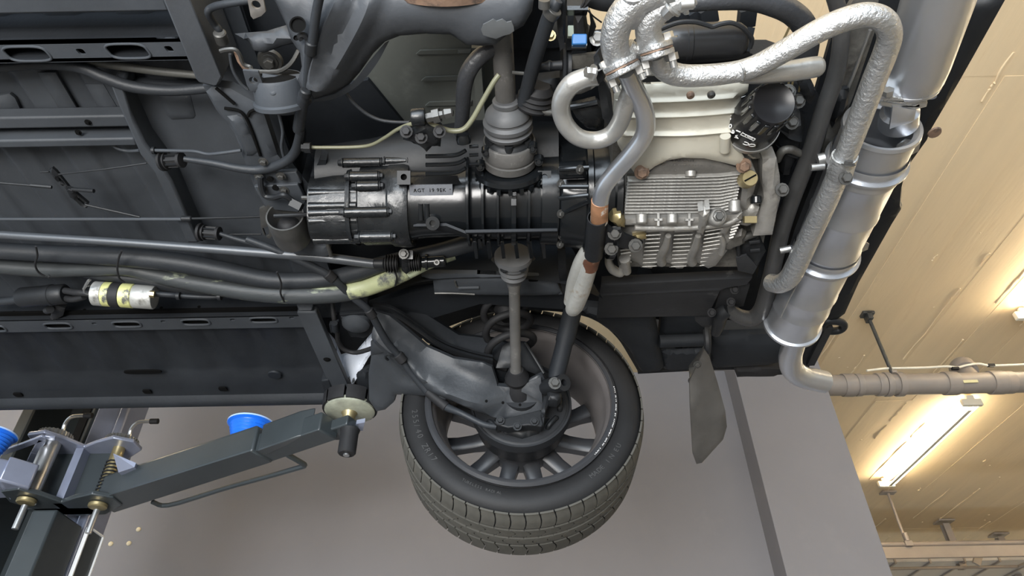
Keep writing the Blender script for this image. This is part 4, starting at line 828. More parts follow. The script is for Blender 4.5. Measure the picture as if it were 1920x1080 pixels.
for (u, v, h, u2, v2, h2, rp) in ((612, 512, .957, 626, 524, .954, 10), (745, 664, .902, 757, 678, .892, 10), (690, 580, .94, 700, 594, .935, 9), (802, 734, .852, 838, 764, .812, 9.5)):
    a, b = H(u, v, h), H(u2, v2, h2); m = MB(); m.cyl(a, b, M_(a, rp), 14, bev=.002); part('cable_collar', m, RUB, parent=cb)
m = MB(); p = H(738, 668, .90); m.tube([p, p+V((-.012, -.01, 0)), p+V((-.02, .004, 0)), p+V((-.016, .016, 0))], .003, 8, 4); part('cable_clip', m, SATIN, parent=cb)
# damper and spring
DM = emp('damper', H(1060, 650, .95), parent=CAR); tag(DM, 'black tubular shock absorber beside the wheel rim')
t0, t1 = H(1073, 585, 1.02), Y(1041, 712, 1.42)
m = MB(); m.lathe(t0, t1, [(0, 0), (0, .0235), (.45, .0235), (.47, .021), (.9, .021), (.97, .018), (1, .016), (1, 0)], 28); part('damper_body', m, UNDERD, parent=DM)
e = Y(1040, 722, 1.41); m = MB(); m.lathe(e+V((.02, -.028, -.01)), e+V((-.02, .028, .01)), [(0, .008), (0, .020), (1, .020), (1, .008), (0, .008)], 24); part('damper_eye', m, SATIN, parent=DM)
m = MB(); m.bolt(Y(1040, 719, 1.375), (0.1, -1, -.2), .010); part('eye_bolt', m, STEELD, parent=DM)
m = MB(); m.pillow([Y(u, v, 1.42) for u, v in ((1026, 736), (1034, 728), (1050, 730), (1053, 742), (1045, 752), (1028, 750))], .006, .008, .03, .006); m.pillow([Y(u, v, 1.44) for u, v in ((1014, 775), (1020, 745), (1030, 735), (1033, 745), (1022, 772), (1019, 795))], .004, .006, .02, .006); part('eye_bracket', m, SATIN, parent=DM)
SPR = emp('coil_spring', H(950, 600, 1.0), parent=CAR); tag(SPR, 'black coil spring and bump stop behind the drive shaft')
s0, s1 = H(945, 548, 1.10), Y(960, 668, 1.40); x, y_, ax = frame(s1-s0); L_ = (s1-s0).length
m = MB(); m.tube([s0+(s1-s0)*(i/60)+x*.058*math.cos(2*PI*i/60*3.3+1)+y_*.058*math.sin(2*PI*i/60*3.3+1) for i in range(61)], .0095, 12, 2); part('spring_coil', m, RUB, parent=SPR)
m = MB(); m.lathe(s0, s0.lerp(s1, .45), [(0, 0), (0, .036), (.3, .036), (.35, .028), (.6, .032), (.65, .024), (.9, .02), (1, .014), (1, 0)], 24); part('bump_stop', m, RUB, parent=SPR)

# ================================================================ near-side trailing arm, brackets at the top left
NA = emp('trailing_arm', H(720, 60, .95), parent=CAR); tag(NA, 'grey pressed-steel trailing arm at the top edge of the picture')
O = [(500, -25, .95), (520, 12, .95), (536, 45, .94), (546, 75, .935), (563, 95, .93), (568, 120, .93), (560, 145, .935), (530, 148, .94), (492, 138, .945), (488, 160, .94), (498, 178, .935), (540, 188, .93), (590, 186, .93), (628, 176, .94), (655, 158, .94), (675, 135, .94), (700, 100, .94), (722, 78, .945), (750, 67, .945), (800, 63, .945), (845, 65, .94), (862, 75, .94), (873, 84, .94), (905, 86, .935), (928, 84, .93), (950, 66, .93), (982, 48, .93), (998, 20, .935), (1004, -25, .94)]
m = MB(); m.pillow(HP(O), .022, .045, .012, .010, ridges=[(HP([(640, -25, .94), (612, 40, .94), (592, 110, .94), (590, 150, .935)]), .030, .018), (HP([(700, -25, .94), (690, 10, .94), (665, 60, .94), (630, 120, .94), (614, 150, .935)]), .022, .014)]); part('arm_shell', m, CHIP, parent=NA)
m = MB(); m.strip([cat(HP(l), 5) for l in ([(590, 187, .925), (625, 178, .925), (660, 156, .93), (690, 118, .935), (722, 80, .94)], [(585, 192, .93), (630, 184, .93), (672, 160, .935), (706, 120, .94), (730, 76, .945)])]); part('arm_lip', m, UNDER, parent=NA)
m = MB(); m.pillow(HP([(902, 56, .906), (906, 46, .906), (916, 41, .906), (925, 36, .906), (931, 40, .906), (942, 36, .906), (950, 42, .906), (959, 40, .906), (963, 50, .906), (964, 58, .906), (956, 64, .906), (944, 67, .906), (930, 73, .906), (918, 70, .906), (906, 66, .906)]), .001, .004, .002, .008); part('primer_patch', m, mk('bare_grey_primer', (.075, .080, .084), .5, var=.1, vs=20), parent=NA, label='irregular patch of bare grey primer')
m = MB(); c = H(558, 46, .903); m.lathe(c, c+FW*.004, [(0, .012), (.2, .010), (1, .009), (1, 0)], 20); part('arm_hole', m, GAP_BLACK, parent=NA)
m = MB(); c = H(555, 71, .905); m.lathe(c, c+FW*.003, [(0, .004), (1, .003), (1, 0)], 12); part('arm_hole', m, GAP_BLACK, parent=NA)
c0, c1 = H(519, 143, .947), H(531, 196, .933)
m = MB(); m.lathe(c0, c1, [(0, 0), (0, .038), (.1, .040), (.8, .042), (.86, .046), (1, .046), (1, 0)], 36); MBU = MB(); MBU.lathe(c0-(c1-c0)*.02, c0, [(0, 0), (0, .034), (1, .036), (1, 0)], 32); part('bush_dark_cap', MBU, GAP_BLACK, parent=NA); part('arm_bush', m, UNDER, parent=NA)  # black end cap paints the shade inside the open bush
m = MB(); m.pillow(HP([(455, 132, .915), (484, 134, .915), (498, 172, .915), (470, 172, .915), (463, 160, .915)]), .002, .005, .004, .007, holes=[circ(H(475, 151, .915), (0, 0, 1), .0065, 14)]); part('bush_bracket', m, UNDER, parent=NA)
c = H(512, 171, .908); m = MB(); m.lathe(c+FW*.005, c-FW*.003, [(0, .008), (.8, .0065), (1, .004), (1, 0)], 14); part('bush_rivet', m, UNDER, parent=NA)
m = MB(); m.tube(HP([(495, 205, .95), (530, 212, .95), (556, 209, .95), (562, 206, .95)]), .004, 8, 3); part('mount_edge', m, UNDER)
m = MB(); m.prism(HP([(488, 190, .96), (562, 188, .96), (566, 206, .96), (496, 212, .96)]), (0, 0, .06)); part('bush_carrier', m, UNDERD)
# dark pocket behind with bolt head, plates and pipes
m = MB(); m.prism(HP([(352, -25, 1.12), (560, -25, 1.12), (600, 190, 1.12), (420, 210, 1.12), (390, 120, 1.12)]), (0, 0, .01)); part('torsion_pocket', m, UNDERD)
m = MB(); m.pillow(HP([(440, 63, 1.02), (500, 58, 1.02), (536, 47, 1.02), (548, 60, 1.01), (560, 78, 1.0), (530, 84, 1.0), (492, 98, 1.0), (476, 94, 1.0), (466, 78, 1.01)]), .012, .015, .006, .008); part('torsion_plate', m, CHIP)
p = H(507, 112, 1.04); m = MB(); m.lathe(p, p+V((0, 0, -.006)), [(0, .022), (1, .020), (1, 0)], 24); m.bolt(p+V((0, 0, -.006)), (0, 0, -1), .0095); part('torsion_bolt', m, STEELD)
m = MB(); m.tube(HP([(413, 96, .96), (424, 93, .96), (441, 93, .96), (450, 104, .96), (456, 120, .96), (470, 126, .96), (474, 133, .95), (520, 134, .95), (545, 120, .95), (560, 95, .96)]), .0035, 6, 3); part('bracket_edge', m, STEELD, 'thin rusty bare edge of the bracket')
m = MB(); m.pillow(HP([(438, 98, .965), (450, 104, .965), (458, 122, .965), (470, 130, .965), (458, 134, .965), (445, 116, .965)]), .002, .004, .003, .006); part('bracket_tab', m, RUST)
m = MB(); m.pillow(HP([(462, -10, .93), (492, -10, .93), (498, 22, .93), (490, 30, .93), (475, 36, .93), (470, 30, .93)]), .001, .004, .004, .007, holes=[circ(H(480, 9, .93), (0, 0, 1), .0065, 14)]); part('holed_tab', m, mk('tab_worn_rust', (.16, .15, .14), .5, .3, var=.3, vs=20, col2=(.09, .05, .03), lo=.6, hi=.7, s2=40))
P, R = tp([(470, 1, .95, 6), (420, 8, .96, 7), (398, 14, .97, 7), (390, 24, .97, 7), (402, 45, .98, 7), (412, 58, .98, 7), (416, 78, .99, 6)])
m = MB(); m.tube(P, R, 12, 5); part('fuel_pipe', m, HOSE, 'grey bent pipe curling round the top corner')
m = MB(); m.cyl(H(411, 60, .975), H(418, 80, .98), .010, 14, bev=.002); part('pipe_collar', m, STEELD)
P, R = tp([(431, 101, .985, 3), (436, 130, .985, 3), (450, 155, .985, 3), (464, 168, .985, 3)]); m = MB(); m.tube(P, R, 8, 4); part('brake_pipe', m, UNDER)
# brake hose over the arm
P, R = tp([(604, -30, .90, 9), (592, 30, .90, 9), (586, 78, .90, 9), (580, 95, .90, 8), (574, 175, .91, 7.5), (570, 178, .91, 11), (560, 240, .93, 11), (563, 245, .93, 8), (553, 285, .95, 9), (530, 306, .955, 9), (490, 318, .96, 9), (450, 316, .96, 8), (400, 306, .965, 7), (360, 300, .97, 6), (345, 298, .97, 5)])
m = MB(); m.tube(P, R, 12, 5); part('brake_hose', m, HOSE, 'long black brake hose hanging over the near trailing arm')
for v0, v1, u, rp in ((78, 102, 583, 11.5), (168, 180, 573, 11)):
    a, b = H(u+1, v0, .90), H(u-1, v1, .90); m = MB(); m.cyl(a, b, M_(a, rp), 16, bev=.002); part('hose_clip', m, SATIN)
m = MB(); p = H(566, 74, .905); m.tube([p, H(562, 68, .905), H(570, 66, .905), H(577, 74, .905)], .0045, 8, 4); part('clip_hook', m, SATIN)
# ================================================================ engine
EN = emp('engine', H(1290, 350, .9), parent=CAR); tag(EN, 'finned aluminium engine underside with cream tinware')
m = MB(); m.prism(HP([(1150, 250), (1400, 235), (1432, 300), (1440, 420), (1420, 500), (1160, 500), (1146, 400)], .905), (0, 0, .22)); part('crankcase', m, ALUD, parent=EN)
# tinware below the near cylinders
TN = [(1152, 178, .885), (1166, 160, .885), (1230, 157, .885), (1392, 150, .885), (1404, 158, .885), (1402, 172, .885), (1390, 182, .885), (1384, 230, .872), (1386, 268, .865), (1388, 282, .862), (1398, 300, .862), (1392, 312, .862), (1378, 310, .86), (1345, 302, .858), (1320, 297, .856), (1280, 296, .856), (1250, 301, .858), (1228, 312, .86), (1213, 323, .862), (1206, 332, .864), (1194, 330, .864), (1184, 317, .865), (1158, 270, .872), (1150, 220, .88)]
rg = [(HP([(1170, v+5, .88), (1280, v+1, .88), (1378, v-5, .88)]), .0065, .006) for v in (183, 209, 240)]
TNo = part('cylinder_tinware', MB().pillow(HP(TN), .006, .012, .006, .007, ridges=rg), TIN, 'cream painted sheet tinware with three pressed ridges', parent=EN)
for u, v, mt in ((1334, 179, STEELD), (1315, 282, RUST), (1295, 180, RUST)):
    p = H(u, v, .86); m = MB(); m.lathe(p+V((0, 0, .004)), p+V((0, 0, -.003)), [(0, .006), (.6, .006), (1, .003), (1, 0)], 12); part('rivet', m, mt, parent=EN)
m = MB(); m.prism(HP([(1156, 160), (1400, 148), (1404, 160), (1158, 172)], .90), (0, 0, .02)); part('tin_edge', m, GAP_BLACK, parent=EN)
m = MB(); m.tube([H(1360, 255, .853), H(1359, 282, .853)], .0085, 12, 1); part('tin_post', m, TIN, parent=EN)
for u, v in ((1203, 322), (1394, 310)):
    m = MB(); m.bolt(H(u, v, .856), -FW+V((0, .5, 0)), .0085); part('tin_bolt', m, RUST, parent=EN)
# arched sump cover, coloured dark for the tinware's shadow, with raised casting marks
SU = part('sump_cover', MB().pillow(HP([(1214, 327), (1228, 313), (1250, 302), (1282, 297), (1320, 298), (1348, 303), (1380, 314), (1388, 322), (1330, 328), (1260, 331)], .868), .002, .006, .02, .007), mk('sump_grimy_shaded', (.17, .165, .155), .5, .45, var=.3, vs=20, bump=.3, bs=100), 'dark arched sump cover with raised casting marks', parent=EN)
for body, u, v, sz in (('OG3E/AW', 1256, 303, .0085), ('3R 0 02 PNR 1 101 3', 1238, 310, .0075), ('2', 1264, 320, .009)):
    p = H(u, v, .8655); m = text(body, sz, p, (1, 0.03, 0), UP, .0012, 1.1); part('cast_lettering', m, ALUD, parent=SU if False else EN, smooth=0)
p = H(1295, 328, .862); m = MB(); m.lathe(p+UP*.006, p-UP*.003, [(0, 0), (0, .009), (1, .009), (1, 0)], 16); part('sump_boss', m, ALU, parent=EN)
m = MB(); m.pillow(HP([(1175, 325), (1212, 325), (1388, 322), (1402, 330), (1392, 360), (1388, 400), (1180, 408), (1168, 405), (1172, 370)], .872), 0, .01, .02, .015); part('sump_floor', m, ALUD, parent=EN)  # dark floor colour stands for shade between the fins
for i in range(13):                         # the long cooling fins of the sump
    v = 332+i*6.0; l = 1178-i*.6 if i else 1208; h = .860
    P = HP([(l, v+1.5, h), (1300, v, h), (1350, v-1.5, h), (1392-i*1.2, v-6-(i*.35), h)])
    m = MB(); rows = []
    for p in P: rows.append([p+UP*.0012+V((0, 0, .014)), p+UP*.0008, p-UP*.0012, p-UP*.0016+V((0, 0, .014))])
    m.strip(rows, True); m.f += [(0, 1, 2, 3), (12, 13, 14, 15)]; part('cooling_fin', m, ALU, parent=EN)
# flange rail with bosses, drain plug, posts
m = MB(); m.pillow(HP([(1172, 410), (1250, 408), (1320, 407), (1380, 402), (1392, 398), (1390, 412), (1320, 424), (1172, 422)], .852), .004, .006, .02, .007); part('sump_rail', m, ALU, parent=EN)
m = MB(); m.tube(HP([(1190, 427), (1260, 428), (1312, 426), (1360, 420), (1384, 408)], .85), .0055, 10, 4); part('sump_flange', m, ALU, parent=EN)
for u, v in ((1203, 411), (1260, 411)):
    p = H(u, v, .846); m = MB(); m.cyl(p+UP*.010, p-UP*.008, .010, 16, bev=.002); m.cyl(p+UP*.0101, p+UP*.011, .004, 10); part('rail_boss', m, ALU, parent=EN)
for u in (1234, 1292):
    p = H(u, 412, .846); m = MB(); m.box(p, (.004, .022, .004), (RT, UP, FW)); m.box(p, (.014, .004, .004), (RT, UP, FW)); part('cast_cross', m, ALU, parent=EN)
p = H(1347, 406, .838); m = MB(); m.lathe(p-FW*.004+FW*.02, p-FW*.004, [(0, 0), (0, .016), (.8, .0155), (.95, .013), (1, .0115), (.7, .0105), (.7, 0)], 28); dp = part('plug_ring', m, ALU, parent=EN, label='round pale ring of the drain plug')
m = MB(); m.lathe(p+FW*.004, p-FW*.008, [(0, .0095), (.5, .0095), (.6, .0065), (1, .0065), (1, 0)], 6); part('drain_plug', m, STEELD, parent=EN)
m = MB(); a, b = H(1325, 396, .835), H(1310, 428, .845); m.pillow(HP([(1309, 396, .836), (1331, 392, .836), (1330, 405, .838), (1322, 428, .843), (1318, 440, .85), (1306, 436, .85), (1312, 412, .84)]), .004, .005, .02, .006, holes=[circ(H(1321, 397, .835), (0, 0, 1), .0035, 10)]); part('cast_post', m, ALU, parent=EN)
p = H(1377, 388, .845); m = MB(); m.cyl(p+UP*.012, p-UP*.010, .010, 14, bev=.002); m.cyl(p+UP*.012, p+UP*.0135, .005, 10); part('cast_post', m, ALU, parent=EN)
m = MB(); m.pillow(HP([(1358, 418), (1384, 404), (1392, 410), (1372, 424), (1360, 440), (1350, 436)], .855), .003, .006, .015, .006); part('sump_flange', m, ALU, parent=EN)
# three finned cylinder bays with smooth channels between them
m = MB(); m.pillow([H(u, v, h) for u, v, h in ((1165, 428, .865), (1385, 420, .865), (1375, 455, .875), (1342, 498, .90), (1328, 503, .905), (1315, 496, .90), (1304, 491, .90), (1290, 494, .90), (1280, 503, .905), (1268, 503, .905), (1256, 494, .90), (1243, 491, .90), (1230, 494, .90), (1222, 503, .905), (1207, 502, .905), (1196, 493, .90), (1165, 480, .895))], .003, .01, .03, .01); part('crankcase_side', m, ALU, parent=EN)
for (ut, ub) in ((1252, 1240), (1308, 1297), ):
    m = MB(); P, R = tp([(ut+1, 442, .858, 6), (ut-4, 462, .868, 8), (ub-1, 480, .885, 9.5), (ub+1, 492, .898, 10)]); m.tube(P, [r*.9 for r in R], 12, 5); part('smooth_channel', m, ALU, parent=EN)
bays = (((1212, 434), (1240, 434), (1204, 500), (1231, 500)), ((1265, 434), (1300, 434), (1258, 500), (1287, 500)), ((1322, 434), (1356, 430), (1312, 498), (1342, 495)))
for (tl, tr_, bl, br) in bays:
    for i in range(10):
        t = i/9; hh = .853+.045*t
        a = H(tl[0]+(bl[0]-tl[0])*t, tl[1]+(bl[1]-tl[1])*t, hh); b = H(tr_[0]+(br[0]-tr_[0])*t, tr_[1]+(br[1]-tr_[1])*t-1.5, hh)
        m = MB(); m.strip([[a+UP*.0012-FW*-.014, a+UP*.0008, a-UP*.001, a-UP*.0014+FW*.014], [b+UP*.0012+FW*.014, b+UP*.0008, b-UP*.001, b-UP*.0014+FW*.014]], True); m.f += [(0, 1, 2, 3), (4, 5, 6, 7)]; part('cooling_fin', m, ALU, parent=EN)
for i in range(5):
    a = H(1163+i*1.0, 470+i*6, .885+.004*i); b = H(1182+i*.5, 467+i*6, .885+.004*i); m = MB(); m.bar(a, b, .003, .02, -FW); part('cooling_fin', m, ALU, parent=EN)
for i in range(6):
    a = H(1372-i*.9, 420+i*5.2, .862); b = H(1389-i*2.6, 415+i*5.6, .862); m = MB(); m.bar(a, b, .003, .02, -FW); part('cooling_fin', m, ALU, parent=EN)
m = MB(); P, R = tp([(1140, 480, .90, 6), (1142, 494, .90, 8), (1150, 506, .90, 9), (1164, 512, .90, 8), (1168, 500, .90, 7)]); m.tube(P, R, 12, 5); part('oil_tube', m, ALU, parent=EN)
m = MB(); m.cyl(H(1172, 486, .885), H(1175, 510, .895), .0095, 16, bev=.002); m.cyl(H(1171, 484, .882), H(1172, 487, .883), .0115, 14); part('cast_post', m, ALU, parent=EN)
# oil filler plug, timing cover, fan bracket on the right of the sump
p = H(1406, 334, .845); ax_ = (p-H(1402, 318, .86)).normalized(); m = MB(); m.lathe(p+FW*.02, p-FW*.002, [(0, 0), (0, .015), (.7, .015), (.85, .014), (1, .0125), (1, 0)], 28); part('level_plug', m, BRASS, parent=EN, label='round brass-coloured plug with a slot')
m = MB(); m.box(p-FW*.003, (.022, .0026, .0016), ((RT+UP*.55).normalized(), (UP-RT*.55).normalized(), FW)); part('plug_slot', m, GAP_BLACK, parent=EN)
m = MB(); m.pillow(HP([(1396, 310), (1412, 312), (1420, 330), (1416, 350), (1404, 392), (1386, 396), (1392, 350), (1390, 325)], .866), .006, .01, .03, .008); part('level_housing', m, ALU, parent=EN)
m = MB(); m.pillow(HP([(1396, 392), (1412, 382), (1424, 388), (1420, 410), (1400, 424), (1384, 420), (1388, 404)], .866), .008, .01, .03, .007); part('oil_pump_boss', m, ALU, parent=EN)
m = MB(); p = H(1418, 376, .86); m.cyl(p+UP*.008, p-UP*.006, .010, 14, bev=.002); part('pressure_switch', m, GLOSS2, parent=EN)
m = MB(); m.box(H(1406, 412, .85), (.022, .012, .01), (RT, UP, FW)); part('brass_fitting', m, BRASS, parent=EN)
m = MB(); m.pillow(HP([(1430, 298), (1456, 296), (1462, 330), (1463, 372), (1456, 400), (1448, 440), (1412, 442), (1422, 400), (1432, 370), (1429, 330)], .870), .008, .014, .03, .01); part('timing_cover', m, mk('worn_cover_aluminium', (.36, .35, .33), .5, .5, var=.3, vs=14, bump=.4, bs=60, col2=(.12, .115, .105), lo=.55, hi=.7, s2=14), 'worn pale cast cover at the right of the sump', parent=EN)
m = MB(); m.bolt(H(1466, 356, .86), -FW, .008); part('cover_bolt', m, STEELD, parent=EN)
m = MB(); m.pillow(HP([(1360, 440), (1392, 428), (1400, 434), (1396, 456), (1376, 460), (1364, 470), (1350, 462)], .88), .01, .012, .03, .008); part('oil_pipe_union', m, ALUD, parent=EN)
P, R = tp([(1352, 475, .875, 6), (1356, 455, .87, 6), (1350, 440, .868, 5)]); m = MB(); m.tube(P, R, 10, 4); part('union_ring', m, ALU, parent=EN)
P, R = tp([(1358, 462, .88, 7), (1376, 456, .88, 8), (1396, 444, .885, 8), (1416, 438, .89, 7)]); m = MB(); m.tube(P, R, 12, 4); part('oil_tube', m, STEELD, parent=EN)
m = MB(); m.pillow(HP([(1382, 446), (1424, 440), (1436, 470), (1420, 500), (1390, 500), (1380, 470)], .90), .01, .015, .03, .01); part('alternator_shroud', m, SATIN, parent=EN)
for a, b in (((1383, 448), (1385, 478)), ((1404, 455), (1424, 452)), ((1406, 470), (1424, 468))):
    m = MB(); m.tube([H(*a, .885), H(*b, .885)], .004, 8, 1); part('shroud_rib', m, SATIN, parent=EN)
m = MB(); m.pillow(HP([(1380, 484), (1400, 478), (1420, 500), (1412, 514), (1384, 508)], .88), .002, .004, .004, .008); part('shroud_plate', m, MATTE, parent=EN)
# dark fan shroud and brackets at the right of the oil filter
m = MB(); m.prism(HP([(1392, 150), (1470, 150), (1530, 170), (1545, 200), (1500, 330), (1470, 420), (1440, 520), (1420, 520), (1436, 420), (1440, 300), (1400, 240)], .96), (0, 0, .12)); part('fan_housing', m, UNDERD, parent=EN)
m = MB(); m.pillow(HP([(1460, 220), (1500, 210), (1510, 225), (1500, 280), (1478, 330), (1456, 320), (1452, 280)], .93), .02, .02, .02, .01, ridges=[(HP([(1470, 240), (1500, 250)], .93), .006, .008), (HP([(1462, 270), (1492, 280)], .93), .006, .008)]); part('fan_bracket', m, SATIN, parent=EN)
m = MB(); P, R = tp([(1458, 300, .91, 7), (1466, 284, .905, 8), (1482, 280, .905, 8), (1500, 288, .91, 7)]); m.tube(P, R, 10, 5); part('bracket_loop', m, ALUD, parent=EN)
for u, v in ((1484, 230), (1478, 172), (1496, 190)):
    m = MB(); m.bolt(H(u, v, .91), -FW, .008); part('bracket_bolt', m, STEELD, parent=EN)
m = MB(); m.pillow(HP([(1496, 152), (1512, 146), (1526, 160), (1528, 185), (1518, 196), (1506, 180)], .91), .008, .01, .02, .008); part('pulley_edge', m, SATIN, parent=EN)
for u in (1480, 1487, 1502):
    m = MB(); m.tube([H(u, 150, .92), H(u-4, 172, .92)], .0018, 6, 1); part('fan_wire', m, BRASS, parent=EN)
# oil filter with its print
OF = emp('oil_filter', H(1425, 235, .86), parent=CAR); tag(OF, 'shiny black oil filter canister with white print on a cast foot')
f0, f1 = H(1409, 232, .885), H(1452, 193, .812)
fx = f1-f0; fl = fx.length; fax = fx.normalized()
rF = M_(f0, 52)
m = MB(); m.lathe(f0, f1, [(0, 0), (0, rF*.98), (.03, rF), (.50, rF*.80), (.54, rF*.75), (.95, rF*.70), (1, rF*.65), (1.0, rF*.63), (.992, rF*.60), (.99, 0)], 48); part('canister', m, mk('filter_black', (.008, .008, .009), .26, var=.1, spec=.22), parent=OF)
xx, yy_, _ = frame(fx)
for i in range(15):
    a = 2*PI*i/15; d_ = xx*math.cos(a)+yy_*math.sin(a); t_ = fax.cross(d_)
    m = MB(); A = f0.lerp(f1, .58)+d_*rF*.735; B = f0.lerp(f1, .94)+d_*rF*.705; m.bar(A, B, .0075, .0055, d_); part('grip_flute', m, GLOSS2, parent=OF, bevel=.0015)
m = MB(); m.lathe(f0-fax*.012, f0+fax*.002, [(0, 0), (0, rF*1.04), (.6, rF*1.06), (1, rF*1.03), (1, 0)], 48); part('filter_seat', m, STEEL, parent=OF, label='bright cast seat ring')
m = MB(); m.pillow([H(u, v, h) for u, v, h in ((1368, 248, .905), (1376, 236, .905), (1440, 268, .90), (1446, 276, .90), (1437, 285, .895), (1430, 296, .89), (1418, 298, .89), (1394, 286, .895), (1372, 272, .90))], .006, .01, .03, .008); part('filter_foot', m, ALU, parent=OF, label='pale cast filter foot')
m = MB(); m.pillow([H(u, v, h) for u, v, h in ((1393, 280, .90), (1420, 292, .89), (1424, 296, .89), (1412, 298, .89), (1396, 292, .895))], .004, .006, .02, .008); part('filter_foot', m, TIN, parent=OF)
def filter_text(body, tt, a_c, size, step):
    """print running round the canister, read from its closed end"""
    for i, ch in enumerate(body):
        if ch == ' ': continue
        a = a_c-(i-(len(body)-1)/2)*step; d_ = xx*math.cos(a)+yy_*math.sin(a); tn = -(-xx*math.sin(a)+yy_*math.cos(a)); o = f0.lerp(f1, tt)+d_*(rF*(1.035-.40*tt))
        yield ch, o, tn, d_
# the side of the canister that faces the camera
tc_ = (CAM-f0.lerp(f1, .2)); tc_ = (tc_-fax*tc_.dot(fax)).normalized(); aC = math.atan2(tc_.dot(yy_), tc_.dot(xx))
def put(body, tt, da, size, step, name):
    m = MB()
    for ch, o, tn, d_ in filter_text(body, tt, aC+da, size, step):
        yv = d_.cross(tn); g = text(ch, size, o-tn*size*.3, tn, yv-d_*(.42*rF/fl*(1 if yv.dot(fax) > 0 else -1)), .0004); m.add(g.v, g.f)
    part(name, m, WHITE, parent=OF, smooth=0)
put('OC 460', .29, .10, .0150, .24, 'type_lettering'); put('4A9 0', .3, -1.0, .006, .13, 'small_lettering')
m = MB()                                        # emblem: two slanted bars in a frame
a = aC+.30; d_ = xx*math.cos(a)+yy_*math.sin(a); tn = -xx*math.sin(a)+yy_*math.cos(a); o = f0.lerp(f1, .43)+d_*rF*.85; yv = d_.cross(tn)
for dx, dy, sx, sy in ((0, .0055, .022, .0016), (0, -.0055, .022, .0016), (-.0105, 0, .0016, .012), (.0105, 0, .0016, .012), (-.004, 0, .0020, .011), (.002, 0, .0020, .011), (.003, .001, .009, .0018), (-.017, .002, .007, .0012), (-.017, -.001, .007, .0012)):
    m.box(o+tn*dx+yv*dy, (sx, sy, .0006), ((tn+yv*.25).normalized(), yv, d_))
part('emblem', m, WHITE, parent=OF, smooth=0)

# ================================================================ exhaust
EX = emp('exhaust_header', H(1180, 200, .83), parent=CAR); tag(EX, 'silver painted exhaust header pipes crossing the engine')
def pipe(name, l, mat=HEAT, parent=EX, seg=22, n=7, label=None, k=1.0):
    P, R = tp(l); m = MB(); m.tube(P, [r*k for r in R], seg, n); return part(name, m, mat, label, parent)
hE = .80
pipe('header_pipe', [(1262, -22, hE, 26), (1225, -14, hE, 30), (1190, 4, hE, 29), (1164, 34, hE, 28), (1153, 66, hE, 27), (1154, 95, hE, 26), (1163, 122, hE, 25)])
pipe('header_pipe', [(1300, -8, hE, 22), (1266, 2, hE, 24), (1235, 18, hE, 26), (1217, 44, hE, 25), (1217, 70, hE, 24), (1228, 96, hE, 25)])
m = MB(); P, R = tp([(1190, -12, hE-.002, 26), (1190, 20, hE, 24), (1187, 46, hE+.004, 14)]); m.tube(P, R, 14, 4); part('pipe_web', m, HEAT, parent=EX)
m = MB(); P, R = tp([(1178, 84, hE+.006, 12), (1190, 92, hE+.006, 12), (1206, 90, hE+.006, 12)]); m.tube(P, R, 12, 4); part('pipe_web', m, HEAT, parent=EX)
def flange(c, du, dv, rx, gap_col=None, tilt=0):
    """pair of bolted oval flange plates centred on pixel c, long half-axis (du,dv) px"""
    C0 = H(*c); ln = (H(c[0]+du, c[1]+dv, c[2]+tilt)-C0); L_ = ln.length; lx = ln.normalized()
    sr = (C0-CAM).normalized(); pa = lx.cross(sr).normalized(); pa = pa if pa.dot(UP) > 0 else -pa; nz = lx.cross(pa).normalized(); t = emp('pipe_flange', C0, parent=CAR)
    tag(t, 'silver bolted pipe flange')
    for o, th in ((.0010, .0080), (-.0010, .0080)):
        pl = []
        for i in range(28):
            a = 2*PI*i/28; w_ = abs(math.cos(a))**1.0; pl.append(C0+pa*(o)+lx*L_*math.cos(a)+nz*(rx*math.sin(a)*(1-.25*w_)))
        m = MB(); m.prism(pl, pa*th*(1 if o > 0 else -1)); part('flange_plate', m, HEAT, parent=t, bevel=.0015)
    m = MB(); m.prism([C0-pa*.001+lx*L_*.97*math.cos(2*PI*i/20)+nz*rx*.97*math.sin(2*PI*i/20) for i in range(20)], pa*.002); part('gasket', m, RUST, parent=t)
    for s in (-1, 1):
        q = C0+lx*L_*.78*s-nz*rx*.25
        if q.dot(FW) > (C0+nz*.0).dot(FW)+.02: q = C0+lx*L_*.78*s
        m = MB(); m.bolt(q+pa*.009, pa, .0085); part('flange_bolt', m, STEEL, parent=t)
        m = MB(); m.cyl(q-pa*.027, q-pa*.008, .005, 10); m.lathe(q-pa*.018, q-pa*.009, [(0, 0), (0, .0085), (1, .0085), (1, 0)], 6); part('flange_nut', m, STEEL, parent=t)
    return t
flange((1166, 126, hE-.002), 32, -16, .030); flange((1231, 95, hE-.002), 32, -10, .030)
m = MB(); m.prism([H(1283, -8, .79), H(1294, 28, .79), (H(1284, 30, .79)), H(1270, 18, .80), H(1268, -8, .80)], (0, 0, .01)); m.prism([H(1300, -10, .79), H(1309, 10, .79), H(1296, 14, .79), H(1292, -10, .79)], (0, 0, .01)); part('upper_flange', m, HEAT, parent=EX, bevel=.002)
m = MB(); m.bolt(H(1262, 13, .785), H(1255, 20, .785)-H(1262, 13, .785), .009, .012); m.cyl(H(1276, 10, .785), H(1300, 8, .785), .006, 10); part('upper_bolt', m, STEEL, parent=EX)
